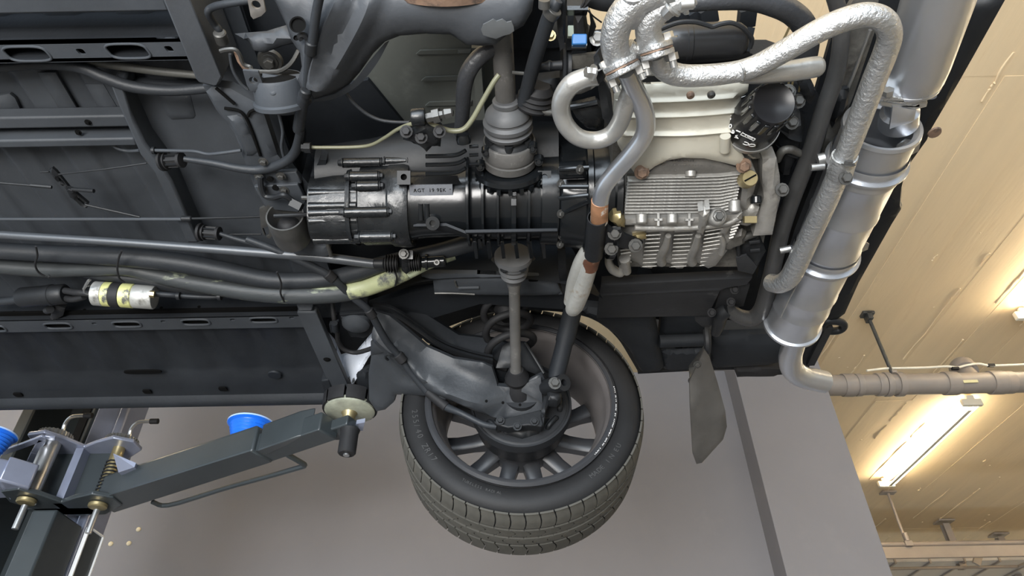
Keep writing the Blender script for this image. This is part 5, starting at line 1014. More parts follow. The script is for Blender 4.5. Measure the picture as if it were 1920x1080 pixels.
# long down pipe with bracket and burnt end
pipe('down_pipe', [(1174, 132, .815, 19), (1186, 160, .82, 19), (1203, 195, .825, 18.5), (1211, 226, .825, 18), (1206, 256, .825, 17.5), (1184, 288, .825, 17), (1154, 322, .83, 16.5), (1132, 352, .83, 16), (1125, 382, .835, 16), (1124, 412, .84, 15.5)], HEATS)
BURN = mk('heat_burnt_pipe', (.42, .22, .12), .5, .5, var=.35, vs=25, bump=.2, col2=(.72, .70, .66), lo=.60, hi=.64, s2=34)
pipe('burnt_section', [(1125, 376, .834, 16.5), (1124, 395, .836, 16.5), (1124, 414, .84, 16.2)], BURN, label='heat-tinted orange and white flaked band')
PALE = mk('pale_silver_paint', (.50, .50, .47), .42, .5, var=.12, vs=12, bump=.3, bs=120, col2=(.40, .33, .25), lo=.62, hi=.72, s2=20)
pipe('tail_section', [(1122, 405, .842, 15), (1113, 470, .86, 15), (1103, 505, .868, 16), (1090, 545, .88, 17), (1078, 572, .89, 17.5), (1073, 582, .895, 13)], PALE, k=.98)
pipe('tail_section', [(1104, 462, .87, 11), (1090, 492, .88, 15), (1078, 530, .895, 15.5), (1070, 566, .905, 13)], PALE)
pipe('burnt_section', [(1114, 474, .86, 15), (1109, 488, .864, 15.6), (1105, 500, .867, 16)], mk('dark_burnt_pipe', (.14, .06, .035), .5, .4, var=.4, vs=30, col2=(.45, .30, .20), lo=.6, hi=.66, s2=30), label='dark burnt ring below the bracket')
# loop pipe
pipe('loop_pipe', [(1122, 143, .84, 17), (1098, 146, .84, 18), (1072, 158, .84, 19), (1055, 182, .84, 18), (1052, 208, .84, 17.5), (1062, 236, .835, 17), (1086, 258, .83, 16.5), (1118, 263, .83, 16.5), (1146, 252, .83, 16.5), (1163, 228, .828, 17), (1172, 200, .826, 17.5), (1181, 172, .823, 17), (1184, 152, .82, 15)], HEATD)
pipe('collar_seam', [(1168, 156, .815, 4), (1185, 156, .81, 4), (1194, 164, .81, 3.5), (1192, 190, .815, 3)], HEAT)
m = MB(); m.pillow(HP([(1113, 106, .82), (1120, 98, .82), (1124, 108, .82), (1128, 130, .815), (1132, 150, .815), (1122, 158, .82), (1116, 140, .82)]), .004, .006, .014, .006); part('hanger_bracket', m, SATIN, parent=EX)
m = MB(); m.pillow(HP([(1118, 145, .86), (1132, 150, .86), (1146, 175, .86), (1150, 215, .86), (1142, 236, .86), (1130, 222, .86), (1122, 170, .86)]), .004, .008, .01, .008); part('heat_shield', m, SATIN, parent=EX)
m = MB(); m.bolt(H(1113, 137, .815), -RT-FW*.4, .008, .01); part('bracket_bolt', m, STEEL, parent=EX)
# crossover pipe
pipe('crossover_pipe', [(1231, 100, .806, 18), (1236, 118, .81, 20), (1252, 134, .812, 21), (1282, 142, .813, 21), (1330, 141, .813, 20.5), (1372, 136, .813, 20), (1400, 130, .81, 20.5), (1430, 118, .808, 21), (1480, 90, .803, 21.5), (1535, 58, .80, 22), (1580, 38, .80, 22.5), (1624, 28, .80, 22.5), (1656, 38, .80, 22.5), (1668, 64, .803, 22), (1660, 98, .808, 22), (1640, 148, .812, 22), (1612, 222, .815, 21.5), (1582, 300, .818, 20), (1552, 372, .825, 20), (1520, 440, .832, 19.5), (1492, 500, .838, 19.5), (1479, 522, .842, 19), (1462, 532, .855, 18), (1446, 530, .875, 17)], HEAT)
pipe('branch_pipe', [(1392, 138, .816, 18), (1430, 138, .82, 19), (1475, 134, .825, 19.5), (1515, 128, .83, 20), (1533, 125, .833, 19), (1541, 124, .834, 14)], HEATD)
pipe('weld_bead', [(1388, 118, .800, 2.5), (1393, 126, .793, 2.8), (1396, 138, .792, 2.8), (1393, 150, .797, 2.5)], HEAT)
# clamp joining the crossover pipe
p0, p1 = H(1584, 292, .818), H(1572, 332, .82)
m = MB(); m.lathe(p0, p1, [(0, M_(p0, 20)), (0, M_(p0, 23.5)), (.08, M_(p0, 24)), (.8, M_(p0, 24)), (1, M_(p0, 21)), (1, M_(p0, 19))], 30); cl_ = part('pipe_clamp', m, HEAT, parent=EX)
m = MB(); m.pillow(HP([(1578, 322, .80), (1586, 315, .80), (1597, 318, .80), (1598, 332, .80), (1590, 341, .80), (1578, 338, .80)]), .004, .006, .012, .006); m.cyl(H(1585, 331, .80)+FW*.006, H(1585, 331, .80)-FW*.004, .009, 6); part('clamp_ear', m, HEAT, parent=EX)
m = MB(); m.bolt(H(1585, 334, .792), -FW, .0075); part('clamp_bolt', m, STEELD, parent=EX)
m = MB(); m.bolt(H(1590, 309, .80), UP-FW*.5, .007); part('clamp_bolt', m, STEELD, parent=EX)
m = MB(); m.cyl(H(1520, 314, .85), H(1545, 312, .85), .006, 10); m.cyl(H(1533, 300, .86), H(1546, 297, .86), .010, 12); part('clamp_pin', m, STEEL, parent=EX)
m = MB(); m.cyl(H(1462, 470, .87), H(1482, 466, .87), .007, 10); part('clamp_pin', m, STEEL, parent=EX)
# dark bracket gripping the down pipe
PB = emp('pipe_bracket', H(1150, 440, .84), parent=CAR); tag(PB, 'black sheet-metal bracket clamping the down pipe')
p0, p1 = H(1120, 408, .838), H(1113, 478, .858)
m = MB(); r0 = M_(p0, 19); m.lathe(p0, p1, [(0, r0*.9), (0, r0), (1, r0), (1, r0*.9)], 30); part('bracket_sleeve', m, SATIN, parent=PB)
m = MB(); m.pillow(HP([(1136, 412, .835), (1142, 426, .835), (1150, 432, .835), (1164, 430, .835), (1170, 440, .84), (1206, 456, .85), (1197, 464, .85), (1182, 468, .85), (1160, 464, .85), (1148, 468, .85), (1134, 478, .852)]), .002, .005, .006, .006); part('bracket_plate', m, SATIN, parent=PB)
for u, v in ((1152, 437), (1191, 460), (1146, 466)):
    m = MB(); m.bolt(H(u, v, .838), -FW-UP*.2, .0085); part('bracket_bolt', m, STEELD, parent=PB)
m = MB(); m.pillow(HP([(1142, 412, .85), (1150, 402, .85), (1164, 400, .85), (1172, 412, .85), (1172, 426, .85), (1156, 424, .85)]), .008, .01, .015, .006); part('brass_boss', m, BRASS, parent=PB, label='oily brass-coloured casting boss')
m = MB(); m.pillow(HP([(1186, 442, .86), (1212, 438, .86), (1212, 448, .86), (1198, 450, .86)]), .004, .006, .012, .006); part('brass_boss', m, BRASS, parent=PB)
# silencer
MU = emp('silencer', H(1620, 400, .9), parent=CAR); tag(MU, 'long satin silver exhaust silencer in two sections')
g0, g1 = H(1778, -60, .905), H(1706, 158, .91)
m = MB(); r_ = M_(g1, 56); m.lathe(g0, g1, [(0, r_*1.0), (.80, r_*1.0), (.93, r_*.97), (.97, r_*.93), (.975, r_*.945), (1, r_*.93)], 48); part('upper_canister', m, HEATS, parent=MU)
g2 = H(1692, 178, .908); m = MB(); m.lathe(g1, g2, [(0, r_*.93), (.2, r_*.80), (.7, r_*.62), (1, r_*.56)], 40); part('outlet_cone', m, HEATS, parent=MU)
n0, n1 = H(1690, 182, .90), H(1684, 232, .905); r2 = M_(n0, 30)
m = MB(); m.lathe(n0, n1, [(0, 0), (0, r2), (.45, r2*.9), (.55, r2*1.15), (1, r2*1.2), (1, 0)], 30); part('connecting_neck', m, HEATS, parent=MU)
m = MB(); m.pillow([H(u, v, .87) for u, v in ((1674, 200), (1718, 206), (1714, 226), (1668, 242))], .002, .006, .004, .008); part('neck_plate', m, HEATS, parent=MU)
for o in (0, 1):
    m = MB(); m.prism([H(u, v+o*9, .872+.002*o) for u, v in ((1649, 180), (1660, 176), (1690, 184), (1712, 190), (1738, 178), (1740, 184), (1738, 192), (1704, 200), (1650, 190))], (0, 0, .05)); part('flange_plate', m, HEATD if o else HEAT, parent=MU, bevel=.002)
for u, v in ((1665, 172), (1733, 174)):
    m = MB(); m.cyl(H(u, v-5, .875), H(u, v+8, .873), .006, 10); m.lathe(H(u, v-4, .873), H(u-1, v+5, .872), [(0, 0), (0, .009), (1, .009), (1, 0)], 6); part('flange_bolt', m, STEEL, parent=MU)
q0, q1 = H(1652, 240, .905), H(1485, 608, .925); R_ = M_(H(1570, 420, .91), 60)
L_ = (q1-q0).length
pr = [(0, R_*.80), (-.012, R_*.92), (-.012, R_*1.0), (0, R_*1.02), (.004, R_*.97), (.08, R_*.97)]
for t in (.12, .16, .33, .50, .58, .76, .86):
    pr += [(t-.012, R_*.97), (t-.004, R_*1.0), (t+.004, R_*1.0), (t+.012, R_*.97)]
pr += [(.95, R_*.97), (.985, R_*.97), (.99, R_*1.06), (1.002, R_*1.06), (1.004, R_*.9), (1.0, 0)]
m = MB(); m.lathe(q0, q1, pr, 56); part('lower_canister', m, HEATS, parent=MU)
ax_ = (q1-q0).normalized()
def strap(u0, v0, uc, vc, u1, v1, hh):
    t_ = ((H(uc, vc, hh)-q0).dot(ax_))/L_; c = q0+ax_*(t_*L_); x, y_, _ = frame(ax_); rows = []
    for k, (dt, rr) in enumerate(((-.014, 1.02), (-.012, 1.03), (.006, 1.03), (.006, 1.12), (.010, 1.12), (.012, 1.0))):
        rows.append([c+ax_*dt+(x*math.cos(a)+y_*math.sin(a))*R_*rr for a in [2*PI*i/48 for i in range(48)]])
    m = MB(); m.strip(rows, True); s_ = part('strap_band', m, HEATS, parent=MU)
    return c
c1 = strap(1545, 300, 1620, 296, 1722, 275, .905); c2 = strap(1480, 460, 1545, 470, 1630, 458, .915)
m = MB(); m.pillow([H(u, v, .885) for u, v in ((1672, 294), (1684, 272), (1699, 262), (1726, 268), (1722, 284), (1716, 287), (1706, 292), (1686, 300))], .002, .004, .003, .007); part('strap_end', m, STEEL, parent=MU)
m = MB(); m.cyl(H(1705, 274, .878), H(1697, 287, .878), .0065, 10); m.lathe(H(1706, 272, .878), H(1703, 277, .878), [(0, 0), (0, .010), (1, .010), (1, 0)], 6); part('strap_bolt', m, STEEL, parent=MU)
m = MB(); m.pillow([H(u, v, .895) for u, v in ((1590, 474), (1604, 452), (1611, 446), (1630, 458), (1627, 468), (1608, 476))], .002, .004, .003, .007); part('strap_end', m, STEEL, parent=MU)
m = MB(); P, R = tp([(1557, 470, .868, 1), (1520, 560, .875, 1), (1463, 595, .88, 1)]); m.tube([H(1512, 500, .852), H(1480, 560, .862), H(1464, 594, .868)], .0018, 6, 1); part('body_seam', m, HEATD, parent=MU)
pipe('tail_pipe', [(1497, 600, .93, 19), (1490, 640, .93, 20), (1482, 668, .93, 21), (1486, 692, .925, 21), (1504, 706, .92, 21), (1528, 712, .92, 21), (1546, 716, .92, 21)], HEATS, parent=MU, label='bent silver tail pipe outlet')
p = H(1546.5, 716, .92); pq = H(1540, 714.5, .92); m = MB(); m.lathe(p, p+(p-pq).normalized()*.001, [(0, 0), (1, M_(p, 17)), (1, M_(p, 18))], 28); part('tail_pipe_bore', m, GAP_BLACK, parent=MU)
# ================================================================ hoses, pumps and small parts on the left
def hose(name, l, mat, seg=20, n=7, label=None, parent=None, k=1):
    P, R = tp(l); m = MB(); m.tube(P, [r*k for r in R], seg, n); return part(name, m, mat, label, parent)
hose('heater_hose', [(-120, 462, 1.0, 16), (0, 470, 1.0, 16), (110, 476, 1.0, 16), (230, 482, .99, 18), (330, 492, .985, 18.5), (420, 508, .98, 18), (500, 524, .975, 16.5), (560, 526, .975, 15.5), (620, 522, .975, 15.5), (670, 510, .975, 17), (720, 494, .975, 15), (770, 482, .975, 14), (830, 470, .98, 16), (900, 450, 1.0, 18)], HOSE, label='thick black heater hose sweeping across the floor')
hose('heater_hose', [(-120, 492, 1.0, 14), (0, 500, 1.0, 14), (90, 506, 1.0, 15), (170, 506, .995, 12), (240, 506, .99, 12), (320, 522, .985, 16), (400, 536, .975, 17), (480, 548, .965, 17.5), (560, 553, .96, 17.5), (640, 549, .96, 17.5), (700, 534, .965, 17.5), (740, 518, .965, 17.5), (770, 505, .97, 16), (800, 492, .98, 14), (850, 474, 1.0, 14)], HOSEG, label='black hose worn through to green paint')
hose('worn_section', [(655, 545.5, .9585, 17.6), (690, 537, .963, 17.9), (720, 526, .963, 18), (742, 517, .964, 17.9), (765, 507, .968, 16.8)], YELLOWP, label='pale yellow-green worn stretch of hose')
hose('heater_hose', [(120, 505, 1.0, 10), (200, 516, 1.0, 12), (260, 524, 1.0, 12), (330, 538, 1.0, 11), (400, 548, .995, 9), (460, 556, .99, 6)], HOSE)
for l in ([(67, 462), (70, 478), (66, 496), (72, 510), (84, 518)], [(228, 470), (222, 486), (220, 505), (224, 522), (234, 530)], [(519, 510), (527, 530), (526, 550), (533, 566)], [(738, 506), (744, 520), (741, 536)]):
    m = MB(); m.tube([H(u, v, .955 if l[0][0] < 500 else .94) for u, v in l], .0022, 6, 4); part('cable_tie', m, RUB)
m = MB(); m.tube([H(u, v, .95) for u, v in ((90, 518), (93, 519))], .004, 8, 1); part('tie_head', m, RUB)
# gear-change rod with its two small bellows
SR = emp('shift_rod', H(400, 465, .98), parent=CAR); tag(SR, 'long straight gear-change rod running to the gearbox')
P, R = tp([(-150, 428, .985, 7.5), (0, 440, .98, 7.5), (240, 455, .975, 7.5), (480, 473, .97, 9), (600, 482, .965, 9.5), (700, 494, .955, 9), (712, 494, .955, 8)])
m = MB(); m.tube(P, R, 16, 6); part('rod_tube', m, mk('rod_satin', (.060, .066, .074), .38, .2, var=.1, vs=10, bump=.05), parent=SR)
def bellows(u0, v0, u1, v1, h, n, r):
    m = MB(); pr = [(0, 0), (0, r*.7)]
    for i in range(n): a = (i+.5)/n; pr += [(a-.32/n, r*.7), (a-.1/n, r), (a+.1/n, r), (a+.32/n, r*.7)]
    m.lathe(H(u0, v0, h), H(u1, v1, h), pr+[(1, r*.7), (1, 0)], 24); part('bellows', m, RUB, parent=SR)
bellows(722, 494, 747, 494, .95, 5, .0195); bellows(768, 493, 789, 492, .95, 5, .0185)
m = MB(); m.cyl(H(702, 494, .953), H(722, 494, .951), .0125, 16, bev=.002); part('rod_collar', m, SATIN, parent=SR)
m = MB(); m.cyl(H(790, 492, .95), H(836, 489, .95), .0125, 16, bev=.003); m.cyl(H(798, 491, .95), H(802, 491, .95), .017, 16); part('rod_joint', m, GLOSS2, parent=SR)
p = H(819, 492, .937); m = MB(); m.lathe(p+FW*.006, p-FW*.003, [(0, .007), (1, .006), (1, .003), (.6, 0)], 16); part('joint_screw', m, STEELD, parent=SR)
m = MB(); m.pillow(HP([(748, 482), (768, 480), (772, 492), (770, 508), (762, 514), (754, 508), (750, 496)], .945), .004, .006, .012, .006); m.box(H(765, 478, .94), (.022, .018, .014), (RT, UP, FW)); part('shift_coupling', m, GLOSS, parent=SR)
m = MB(); m.bolt(H(757, 476, .93), -FW, .007); part('coupling_bolt', m, STEELD, parent=SR)
# thin rod / conduit at the tunnel and its wire
TC = emp('tunnel_cable', H(250, 411, 1.0), parent=CAR); tag(TC, 'thin steel cable conduit along the tunnel')
P, R = tp([(-150, 410, 1.0, 3.2), (0, 411, 1.0, 3.2), (200, 411, 1.0, 3.5), (345, 411, .995, 3.5)]); m = MB(); m.tube(P, R, 10, 3); part('conduit', m, UNDER, parent=TC)
m = MB(); m.cyl(H(340, 410, .99), H(360, 410, .99), M_(H(350, 410, .99), 5.5), 14, bev=.002); part('conduit_joint', m, SATIN, parent=TC)
P, R = tp([(360, 410, .99, 2.2), (470, 407, .985, 2.4), (590, 401, .97, 2.4)]); m = MB(); m.tube(P, R, 8, 3); part('steel_cable', m, SATIN, parent=TC)
m = MB(); m.tube([H(582, 371, .96), H(586, 374, .96), H(600, 410, .96), H(620, 480, .96)], .004, 8, 4); part('lever_wire', m, STEELD, parent=TC)
# parking brake equaliser
EQ = emp('brake_equaliser', H(130, 350, 1.02), parent=CAR); tag(EQ, 'small slanted steel brake cable equaliser under the floor')
m = MB(); m.pillow(HP([(91, 320), (98, 315), (106, 322), (130, 352), (166, 382), (163, 390), (155, 388), (130, 368), (122, 352), (104, 338)], 1.005), .004, .006, .006, .005, holes=[[H(u, v, 1.005) for u, v in ((108, 331), (118, 338), (122, 346), (112, 340))], [H(u, v, 1.005) for u, v in ((144, 368), (158, 380), (158, 384), (146, 374))]]); part('equaliser_bar', m, SATIN, parent=EQ)
p = H(134, 355, 1.0); m = MB(); m.bolt(p, (0, 0, -1), .006); m.cyl(H(136, 355, .998), H(176, 358, .99), .004, 10); part('equaliser_pin', m, SATIN, parent=EQ)
for l, r in (([(110, 327, 1.0), (200, 317, 1.0), (275, 306, 1.01)], .0016), ([(75, 323, 1.0), (92, 322, 1.0)], .0016), ([(160, 384, 1.0), (240, 402, 1.0), (262, 407, 1.0)], .0022), ([(-60, 338, 1.0), (0, 343, 1.0), (60, 348, 1.0)], .0022), ([(58, 347.5, 1.0), (97, 351, 1.0)], .0034)):
    m = MB(); m.tube(HP(l), r, 6, 3); part('brake_cable', m, SATIN, parent=EQ)
# grommets with pipes through the cross member
for (u, v, u2, v2) in ((304, 302, 342, 300), (374, 435, 412, 438)):
    t = emp('cable_grommet', H(u, v, .99), parent=CAR); tag(t, 'ribbed black grommet where a pipe passes the cross member')
    a, b = H(u, v, .99), H(u2, v2, .985); L_ = (b-a).length; x, y_, ax = frame(b-a)
    m = MB(); r = .0125; m.lathe(a, b, [(0, 0), (0, r*1.5), (.12, r*1.5), (.14, r), (.2, r), (.22, r*1.3), (.28, r*1.3), (.3, r*.8), (.85, r*.8), (.86, r*1.15), (1, r*1.15), (1, 0)], 24); part('grommet_body', m, RUB, parent=t)
    for i in range(8):
        d_ = x*math.cos(i*PI/4)+y_*math.sin(i*PI/4); m = MB(); m.bar(a.lerp(b, .28)+d_*r*.9, a.lerp(b, .86)+d_*r*.9, .003, .004, d_); part('grommet_rib', m, SATIN, parent=t)
hose('brake_pipe', [(289, 282, .99, 3.2), (340, 283, .985, 3.2), (366, 284, .98, 3.2), (390, 289, .975, 3.2), (415, 287, .97, 3.2), (452, 282, .97, 3.2)], UNDER)
m = MB(); m.lathe(H(286, 282, .99), H(291, 282, .99), [(0, 0), (0, .007), (1, .007), (1, 0)], 12); part('pipe_ferrule', m, SATIN)
hose('brake_pipe', [(208, 270, 1.03, 3), (222, 279, 1.03, 3), (240, 283, 1.03, 3), (262, 282, 1.02, 3)], UNDER)
hose('brake_pipe', [(412, 438, .985, 4), (450, 450, .98, 5), (500, 462, .975, 6)], HOSE)
hose('clutch_pipe', [(412, 439.5, 1.0, 1.6), (490, 439, 1.0, 1.6)], SATIN)
hose('brake_pipe', [(522, 212, .98, 3), (530, 245, .98, 3), (528, 275, .98, 3), (534, 300, .98, 3)], UNDER)
hose('fuel_line', [(572, 276, .935, 4), (600, 276.5, .935, 3.2), (660, 276, .932, 3.2), (695, 272, .928, 3.2), (722, 258, .92, 3.4), (745, 243, .91, 3.6), (770, 233, .90, 4), (795, 232, .895, 4.2), (820, 237, .895, 4.4), (845, 245, .895, 4.8), (868, 243, .895, 5), (885, 225, .90, 5), (905, 190, .91, 5), (925, 155, .92, 5), (936, 140, .925, 5)], mk('yellowed_plastic_line', (.13, .13, .085), .4, var=.15, vs=6), label='yellowed plastic line looping over the gearbox')
m = MB(); a, b = H(566, 277, .93), H(583, 277, .93); m.lathe(a, b, [(0, 0), (0, .007), (.3, .007), (.3, .0095), (1, .0095), (1, 0)], 6); part('line_nut', m, SATIN)
hose('wire_line', [(646, 170, .95, 3.2), (662, 192, .945, 3.2), (690, 215, .94, 3.2), (722, 227, .935, 3.2), (770, 229, .93, 3), (800, 222, .93, 3)], HOSE)
# transmission mount cup and its carrier
MC = emp('gearbox_mount', H(545, 420, .94), parent=CAR); tag(MC, 'round steel cup of the gearbox mount')
c0, c1 = H(534, 404, .935), H(550, 447, .945); r = M_(c0, 35)
m = MB(); m.lathe(c0, c1, [(.55, 0), (.55, r*.5), (.08, r*.88), (0, r*.92), (0, r*1.0), (.06, r*1.02), (.9, r*1.0), (1, r*.96), (1, 0)], 44); part('mount_cup', m, STEELD, parent=MC)
m = MB(); m.lathe(c0.lerp(c1, .2), c0.lerp(c1, .6), [(0, 0), (.1, r*.35), (.3, r*.5), (1, r*.85)], 30); part('mount_rubber', m, RUB, parent=MC)
m = MB(); m.pillow(HP([(486, 392, .955), (505, 384, .955), (510, 400, .955), (512, 440, .955), (505, 448, .955), (494, 440, .955), (489, 425, .955)]), .001, .004, .006, .007, holes=[[H(u, v, .955) for u, v in ((492, 428), (503, 424), (505, 442), (498, 444))]]); part('mount_ear', m, STEELD, parent=MC)
m = MB(); m.pillow(HP([(543, 465, .96), (575, 452, .955), (590, 460, .955), (612, 462, .955), (622, 478, .955), (585, 480, .965), (545, 474, .965)]), .008, .012, .008, .01); part('mount_carrier', m, UNDER, parent=MC)
m = MB(); m.tube([H(488, 332, .95), H(490, 352, .945), H(498, 368, .94), (H(515, 370, .935)), H(530, 366, .93), H(540, 370, .93), H(552, 380, .93)], .0055, 8, 4); part('earth_strap', m, SATIN, parent=MC)
m = MB(); m.box(H(556, 384, .925), (.022, .014, .016), ((RT-UP*.5).normalized(), (UP+RT*.5).normalized(), FW)); part('strap_lug', m, SATIN, parent=MC)
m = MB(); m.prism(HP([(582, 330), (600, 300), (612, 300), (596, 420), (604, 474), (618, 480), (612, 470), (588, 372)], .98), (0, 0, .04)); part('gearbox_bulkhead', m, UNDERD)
m = MB(); m.tube(HP([(566, 371, .945), (580, 372, .945), (586, 380, .945), (600, 420, .945), (608, 440, .95), (621, 480, .95)]), .0045, 8, 4); part('bulkhead_edge', m, STEELD)
m = MB(); m.tube(HP([(514, 405, .93), (560, 403, .93), (590, 401, .93)]), .004, 8, 2); part('mount_strap', m, SATIN, parent=MC)
# fuel filter and fuel pump
FFm = mk('pump_worn_yellow', (.52, .52, .22), .45, .2, var=.15, vs=14, bump=.15, bs=80, col2=(.10, .10, .09), lo=.55, hi=.62, s2=22)
FF = emp('fuel_filter', H(235, 553, .97), parent=CAR); tag(FF, 'dirty silver and yellow fuel filter canister behind the hoses')
c0, c1 = H(177, 550, .965), H(290, 558, .965); r = M_(c0, 23)
def seg_(name, t0, t1, mat, rr=1.0, lab=None):
    m = MB(); m.lathe(c0.lerp(c1, t0), c0.lerp(c1, t1), [(0, 0), (0, r*rr*.94), (.06, r*rr), (.94, r*rr), (1, r*rr*.94), (1, 0)], 36); part(name, m, mat, lab, FF)
DS_ = mk('dirty_silver', (.42, .42, .40), .42, .5, var=.15, vs=14, bump=.15, col2=(.16, .155, .14), lo=.54, hi=.66, s2=24)
seg_('filter_cap', 0, .17, DS_); seg_('filter_label', .165, .30, FFm, 1.005, 'worn yellow band'); seg_('clamp_band', .295, .46, RUB, 1.02); seg_('filter_label', .455, .66, FFm, 1.005, 'worn yellow band'); seg_('filter_end', .655, 1.0, DS_, .98)
m = MB(); m.cyl(H(281, 551, .945), H(290, 552, .945), .008, 6); part('filter_outlet', m, BRASS, parent=FF)
hose('fuel_line', [(288, 551, .955, 5), (320, 553, .96, 5), (345, 555, .965, 4.5), (400, 557, .97, 4), (440, 553, .98, 3)], HOSE)
for u, v in ((335, 555), (412, 556)):
    m = MB(); m.cyl(H(u-3, v, .96), H(u+3, v, .96), .009, 12); part('line_clip', m, SATIN)
FPm = emp('fuel_pump', H(85, 556, .99), parent=CAR); tag(FPm, 'matte black fuel pump cylinder beside the fuel filter')
c0, c1 = H(38, 558, .99), H(124, 551, .99); r = M_(c0, 19)
m = MB(); m.lathe(c0, c1, [(0, 0), (0, r*.9), (.04, r), (.64, r), (.65, r*1.06), (.72, r*1.06), (.73, r), (.96, r), (1, r*.85), (1, 0)], 36); part('pump_body', m, SATIN, parent=FPm)
m = MB(); m.tube(HP([(-40, 568, 1.0), (0, 566, .995), (40, 561, .99)]), .010, 12, 3); part('pump_hose', m, HOSE, parent=FPm)
for l in ([(122, 545, .98), (140, 548, .97), (152, 549, .965), (176, 552, .965)], [(124, 560, .98), (140, 561, .97), (158, 556, .965)]):
    m = MB(); m.tube(HP(l), .0075, 10, 4); part('pump_connector', m, RUB, parent=FPm)
m = MB(); m.tube(HP([(166, 552, .955), (158, 548, .952), (159, 538, .952), (168, 535, .952)]), .0022, 8, 5); m.tube(HP([(157, 542, .95), (166, 526, .95), (169, 526, .95)]), .003, 8, 2); part('metal_tag', m, STEEL, parent=FPm, label='small bright wire and tag')
m = MB(); m.pillow([H(u, v, 1.0) for u, v in ((86, 574), (104, 572), (122, 578), (118, 592), (104, 600), (92, 600), (96, 588))], .005, .008, .01, .006); m.cyl(H(88, 582, .99), H(94, 580, .985), .009, 12); part('pump_bracket', m, MATTE, parent=FPm)

# ================================================================ top middle and right: panels, hoses, canister
m = MB(); m.pillow(HP([(640, 60), (905, 55), (930, 90), (930, 320), (640, 320), (600, 240)], 1.12), 0, .01, .008, .03); part('engine_bay_floor', m, OLIVE, 'olive grey sheet panel with pressed ribs')
for u0, u1, v in ((780, 884, 99), (790, 884, 149), (797, 884, 196)):
    m = MB(); m.pillow(HP([(u0, v+3), (u0+8, v-4), (u1, v-7), (u1, v+1), (u0+8, v+3)], 1.115), .005, .008, .004, .006); part('pressed_rib', m, OLIVE)
m = MB(); m.prism(HP([(884, 90), (900, 90), (910, 230), (896, 240)], 1.08), (0, 0, .03)); part('panel_post', m, OLIVE)
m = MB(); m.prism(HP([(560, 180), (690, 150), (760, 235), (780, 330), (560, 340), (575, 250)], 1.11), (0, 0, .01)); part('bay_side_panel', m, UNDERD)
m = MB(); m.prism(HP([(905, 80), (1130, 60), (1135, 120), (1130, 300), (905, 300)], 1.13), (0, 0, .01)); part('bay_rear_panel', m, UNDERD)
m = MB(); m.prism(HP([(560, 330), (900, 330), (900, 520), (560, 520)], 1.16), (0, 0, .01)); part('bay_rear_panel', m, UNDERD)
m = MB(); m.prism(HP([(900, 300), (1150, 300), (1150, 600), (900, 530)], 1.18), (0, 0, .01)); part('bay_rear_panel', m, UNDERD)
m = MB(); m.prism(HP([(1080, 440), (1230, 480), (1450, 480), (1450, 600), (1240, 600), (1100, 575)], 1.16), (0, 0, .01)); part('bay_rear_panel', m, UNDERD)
RB = mk('ribbed_hose_black', (.028, .030, .034), .38, var=.15, vs=10, bump=.3, bs=150)
hose('air_hose', [(960, 88, .99, 13), (925, 92, .99, 14), (898, 108, .985, 16), (878, 135, .98, 16), (870, 165, .98, 15), (868, 200, .985, 14), (864, 250, .995, 13)], RB, label='thick black hose curving down beside the shaft')
hose('breather_hose', [(1046, 0, .91, 10), (1032, 25, .91, 14), (1018, 65, .925, 14), (1004, 110, .94, 14), (990, 160, .955, 13), (980, 200, .965, 12)], HOSE, label='grey straight hose with a worm clamp')
m = MB(); a, b = H(1040, 17, .905), H(1030, 30, .907); m.cyl(a, b, M_(a, 16), 20, bev=.001); m.cyl(H(1020, 15, .895), H(1020, 15, .895)-FW*.008+UP*.008, .008, 12); part('hose_clamp', m, STEELD, label='worm drive hose clamp')
hose('oil_hose', [(1000, 200, .96, 9), (1030, 212, .95, 6), (1060, 214, .945, 5)], SATIN)
# blue connector
BC = emp('wire_connector', H(1085, 60, .93), parent=CAR); tag(BC, 'black cable plug with a bright blue clip')
m = MB(); m.pillow(HP([(1078, 30, .93), (1092, 30, .93), (1096, 58, .93), (1097, 75, .93), (1076, 75, .93), (1077, 55, .93)]), .008, .008, .02, .006); part('plug_boot', m, RUB, parent=BC)
m = MB(); m.box(H(1086, 76, .915), (.022, .016, .014), (RT, UP, FW)); part('blue_clip', m, BLUEC, parent=BC, bevel=.002, label='bright blue clip')
m = MB(); m.box(H(1086, 86, .913), (.022, .003, .012), (RT, UP, FW)); part('spring_clip', m, STEEL, parent=BC)
m = MB(); m.pillow(HP([(1064, 24, .96), (1078, 20, .96), (1098, 20, .96), (1104, 60, .96), (1100, 95, .96), (1062, 95, .96), (1064, 60, .96)]), .012, .015, .05, .008); part('plug_socket', m, SATIN, parent=BC)
m = MB(); m.box(H(1072, 60, .945), (.012, .016, .01), (RT, UP, FW)); part('plug_label', m, mk('pale_green_label', (.30, .34, .27), .5), parent=BC, label='pale green mark')
m = MB(); m.box(H(1082, 20, .93), (.030, .006, .02), (RT, UP, FW)); part('plug_band', m, GLOSS2, parent=BC)
for l in ([(1086, 20, .925), (1092, 10, .925), (1100, -5, .925)], [(1090, 20, .925), (1096, 12, .925), (1110, -5, .925)]):
    m = MB(); m.tube(HP(l), .002, 8, 3); part('plug_wire', m, RUB, parent=BC)
m = MB(); m.pillow(HP([(1044, 30, .92), (1054, -10, .92), (1064, -10, .92), (1060, 50, .92), (1056, 90, .92), (1050, 96, .92), (1046, 70, .92)]), .004, .006, .006, .007); part('guide_strap', m, SATIN)
m = MB(); m.pillow(HP([(1020, 60, 1.0), (1044, 30, 1.0), (1048, 75, 1.0), (1028, 76, 1.0)]), .002, .005, .006, .008); part('bay_plate', m, STEELD)
m = MB(); m.bolt(H(1032, 67, .985), -FW, .006); part('plate_bolt', m, BRASS)
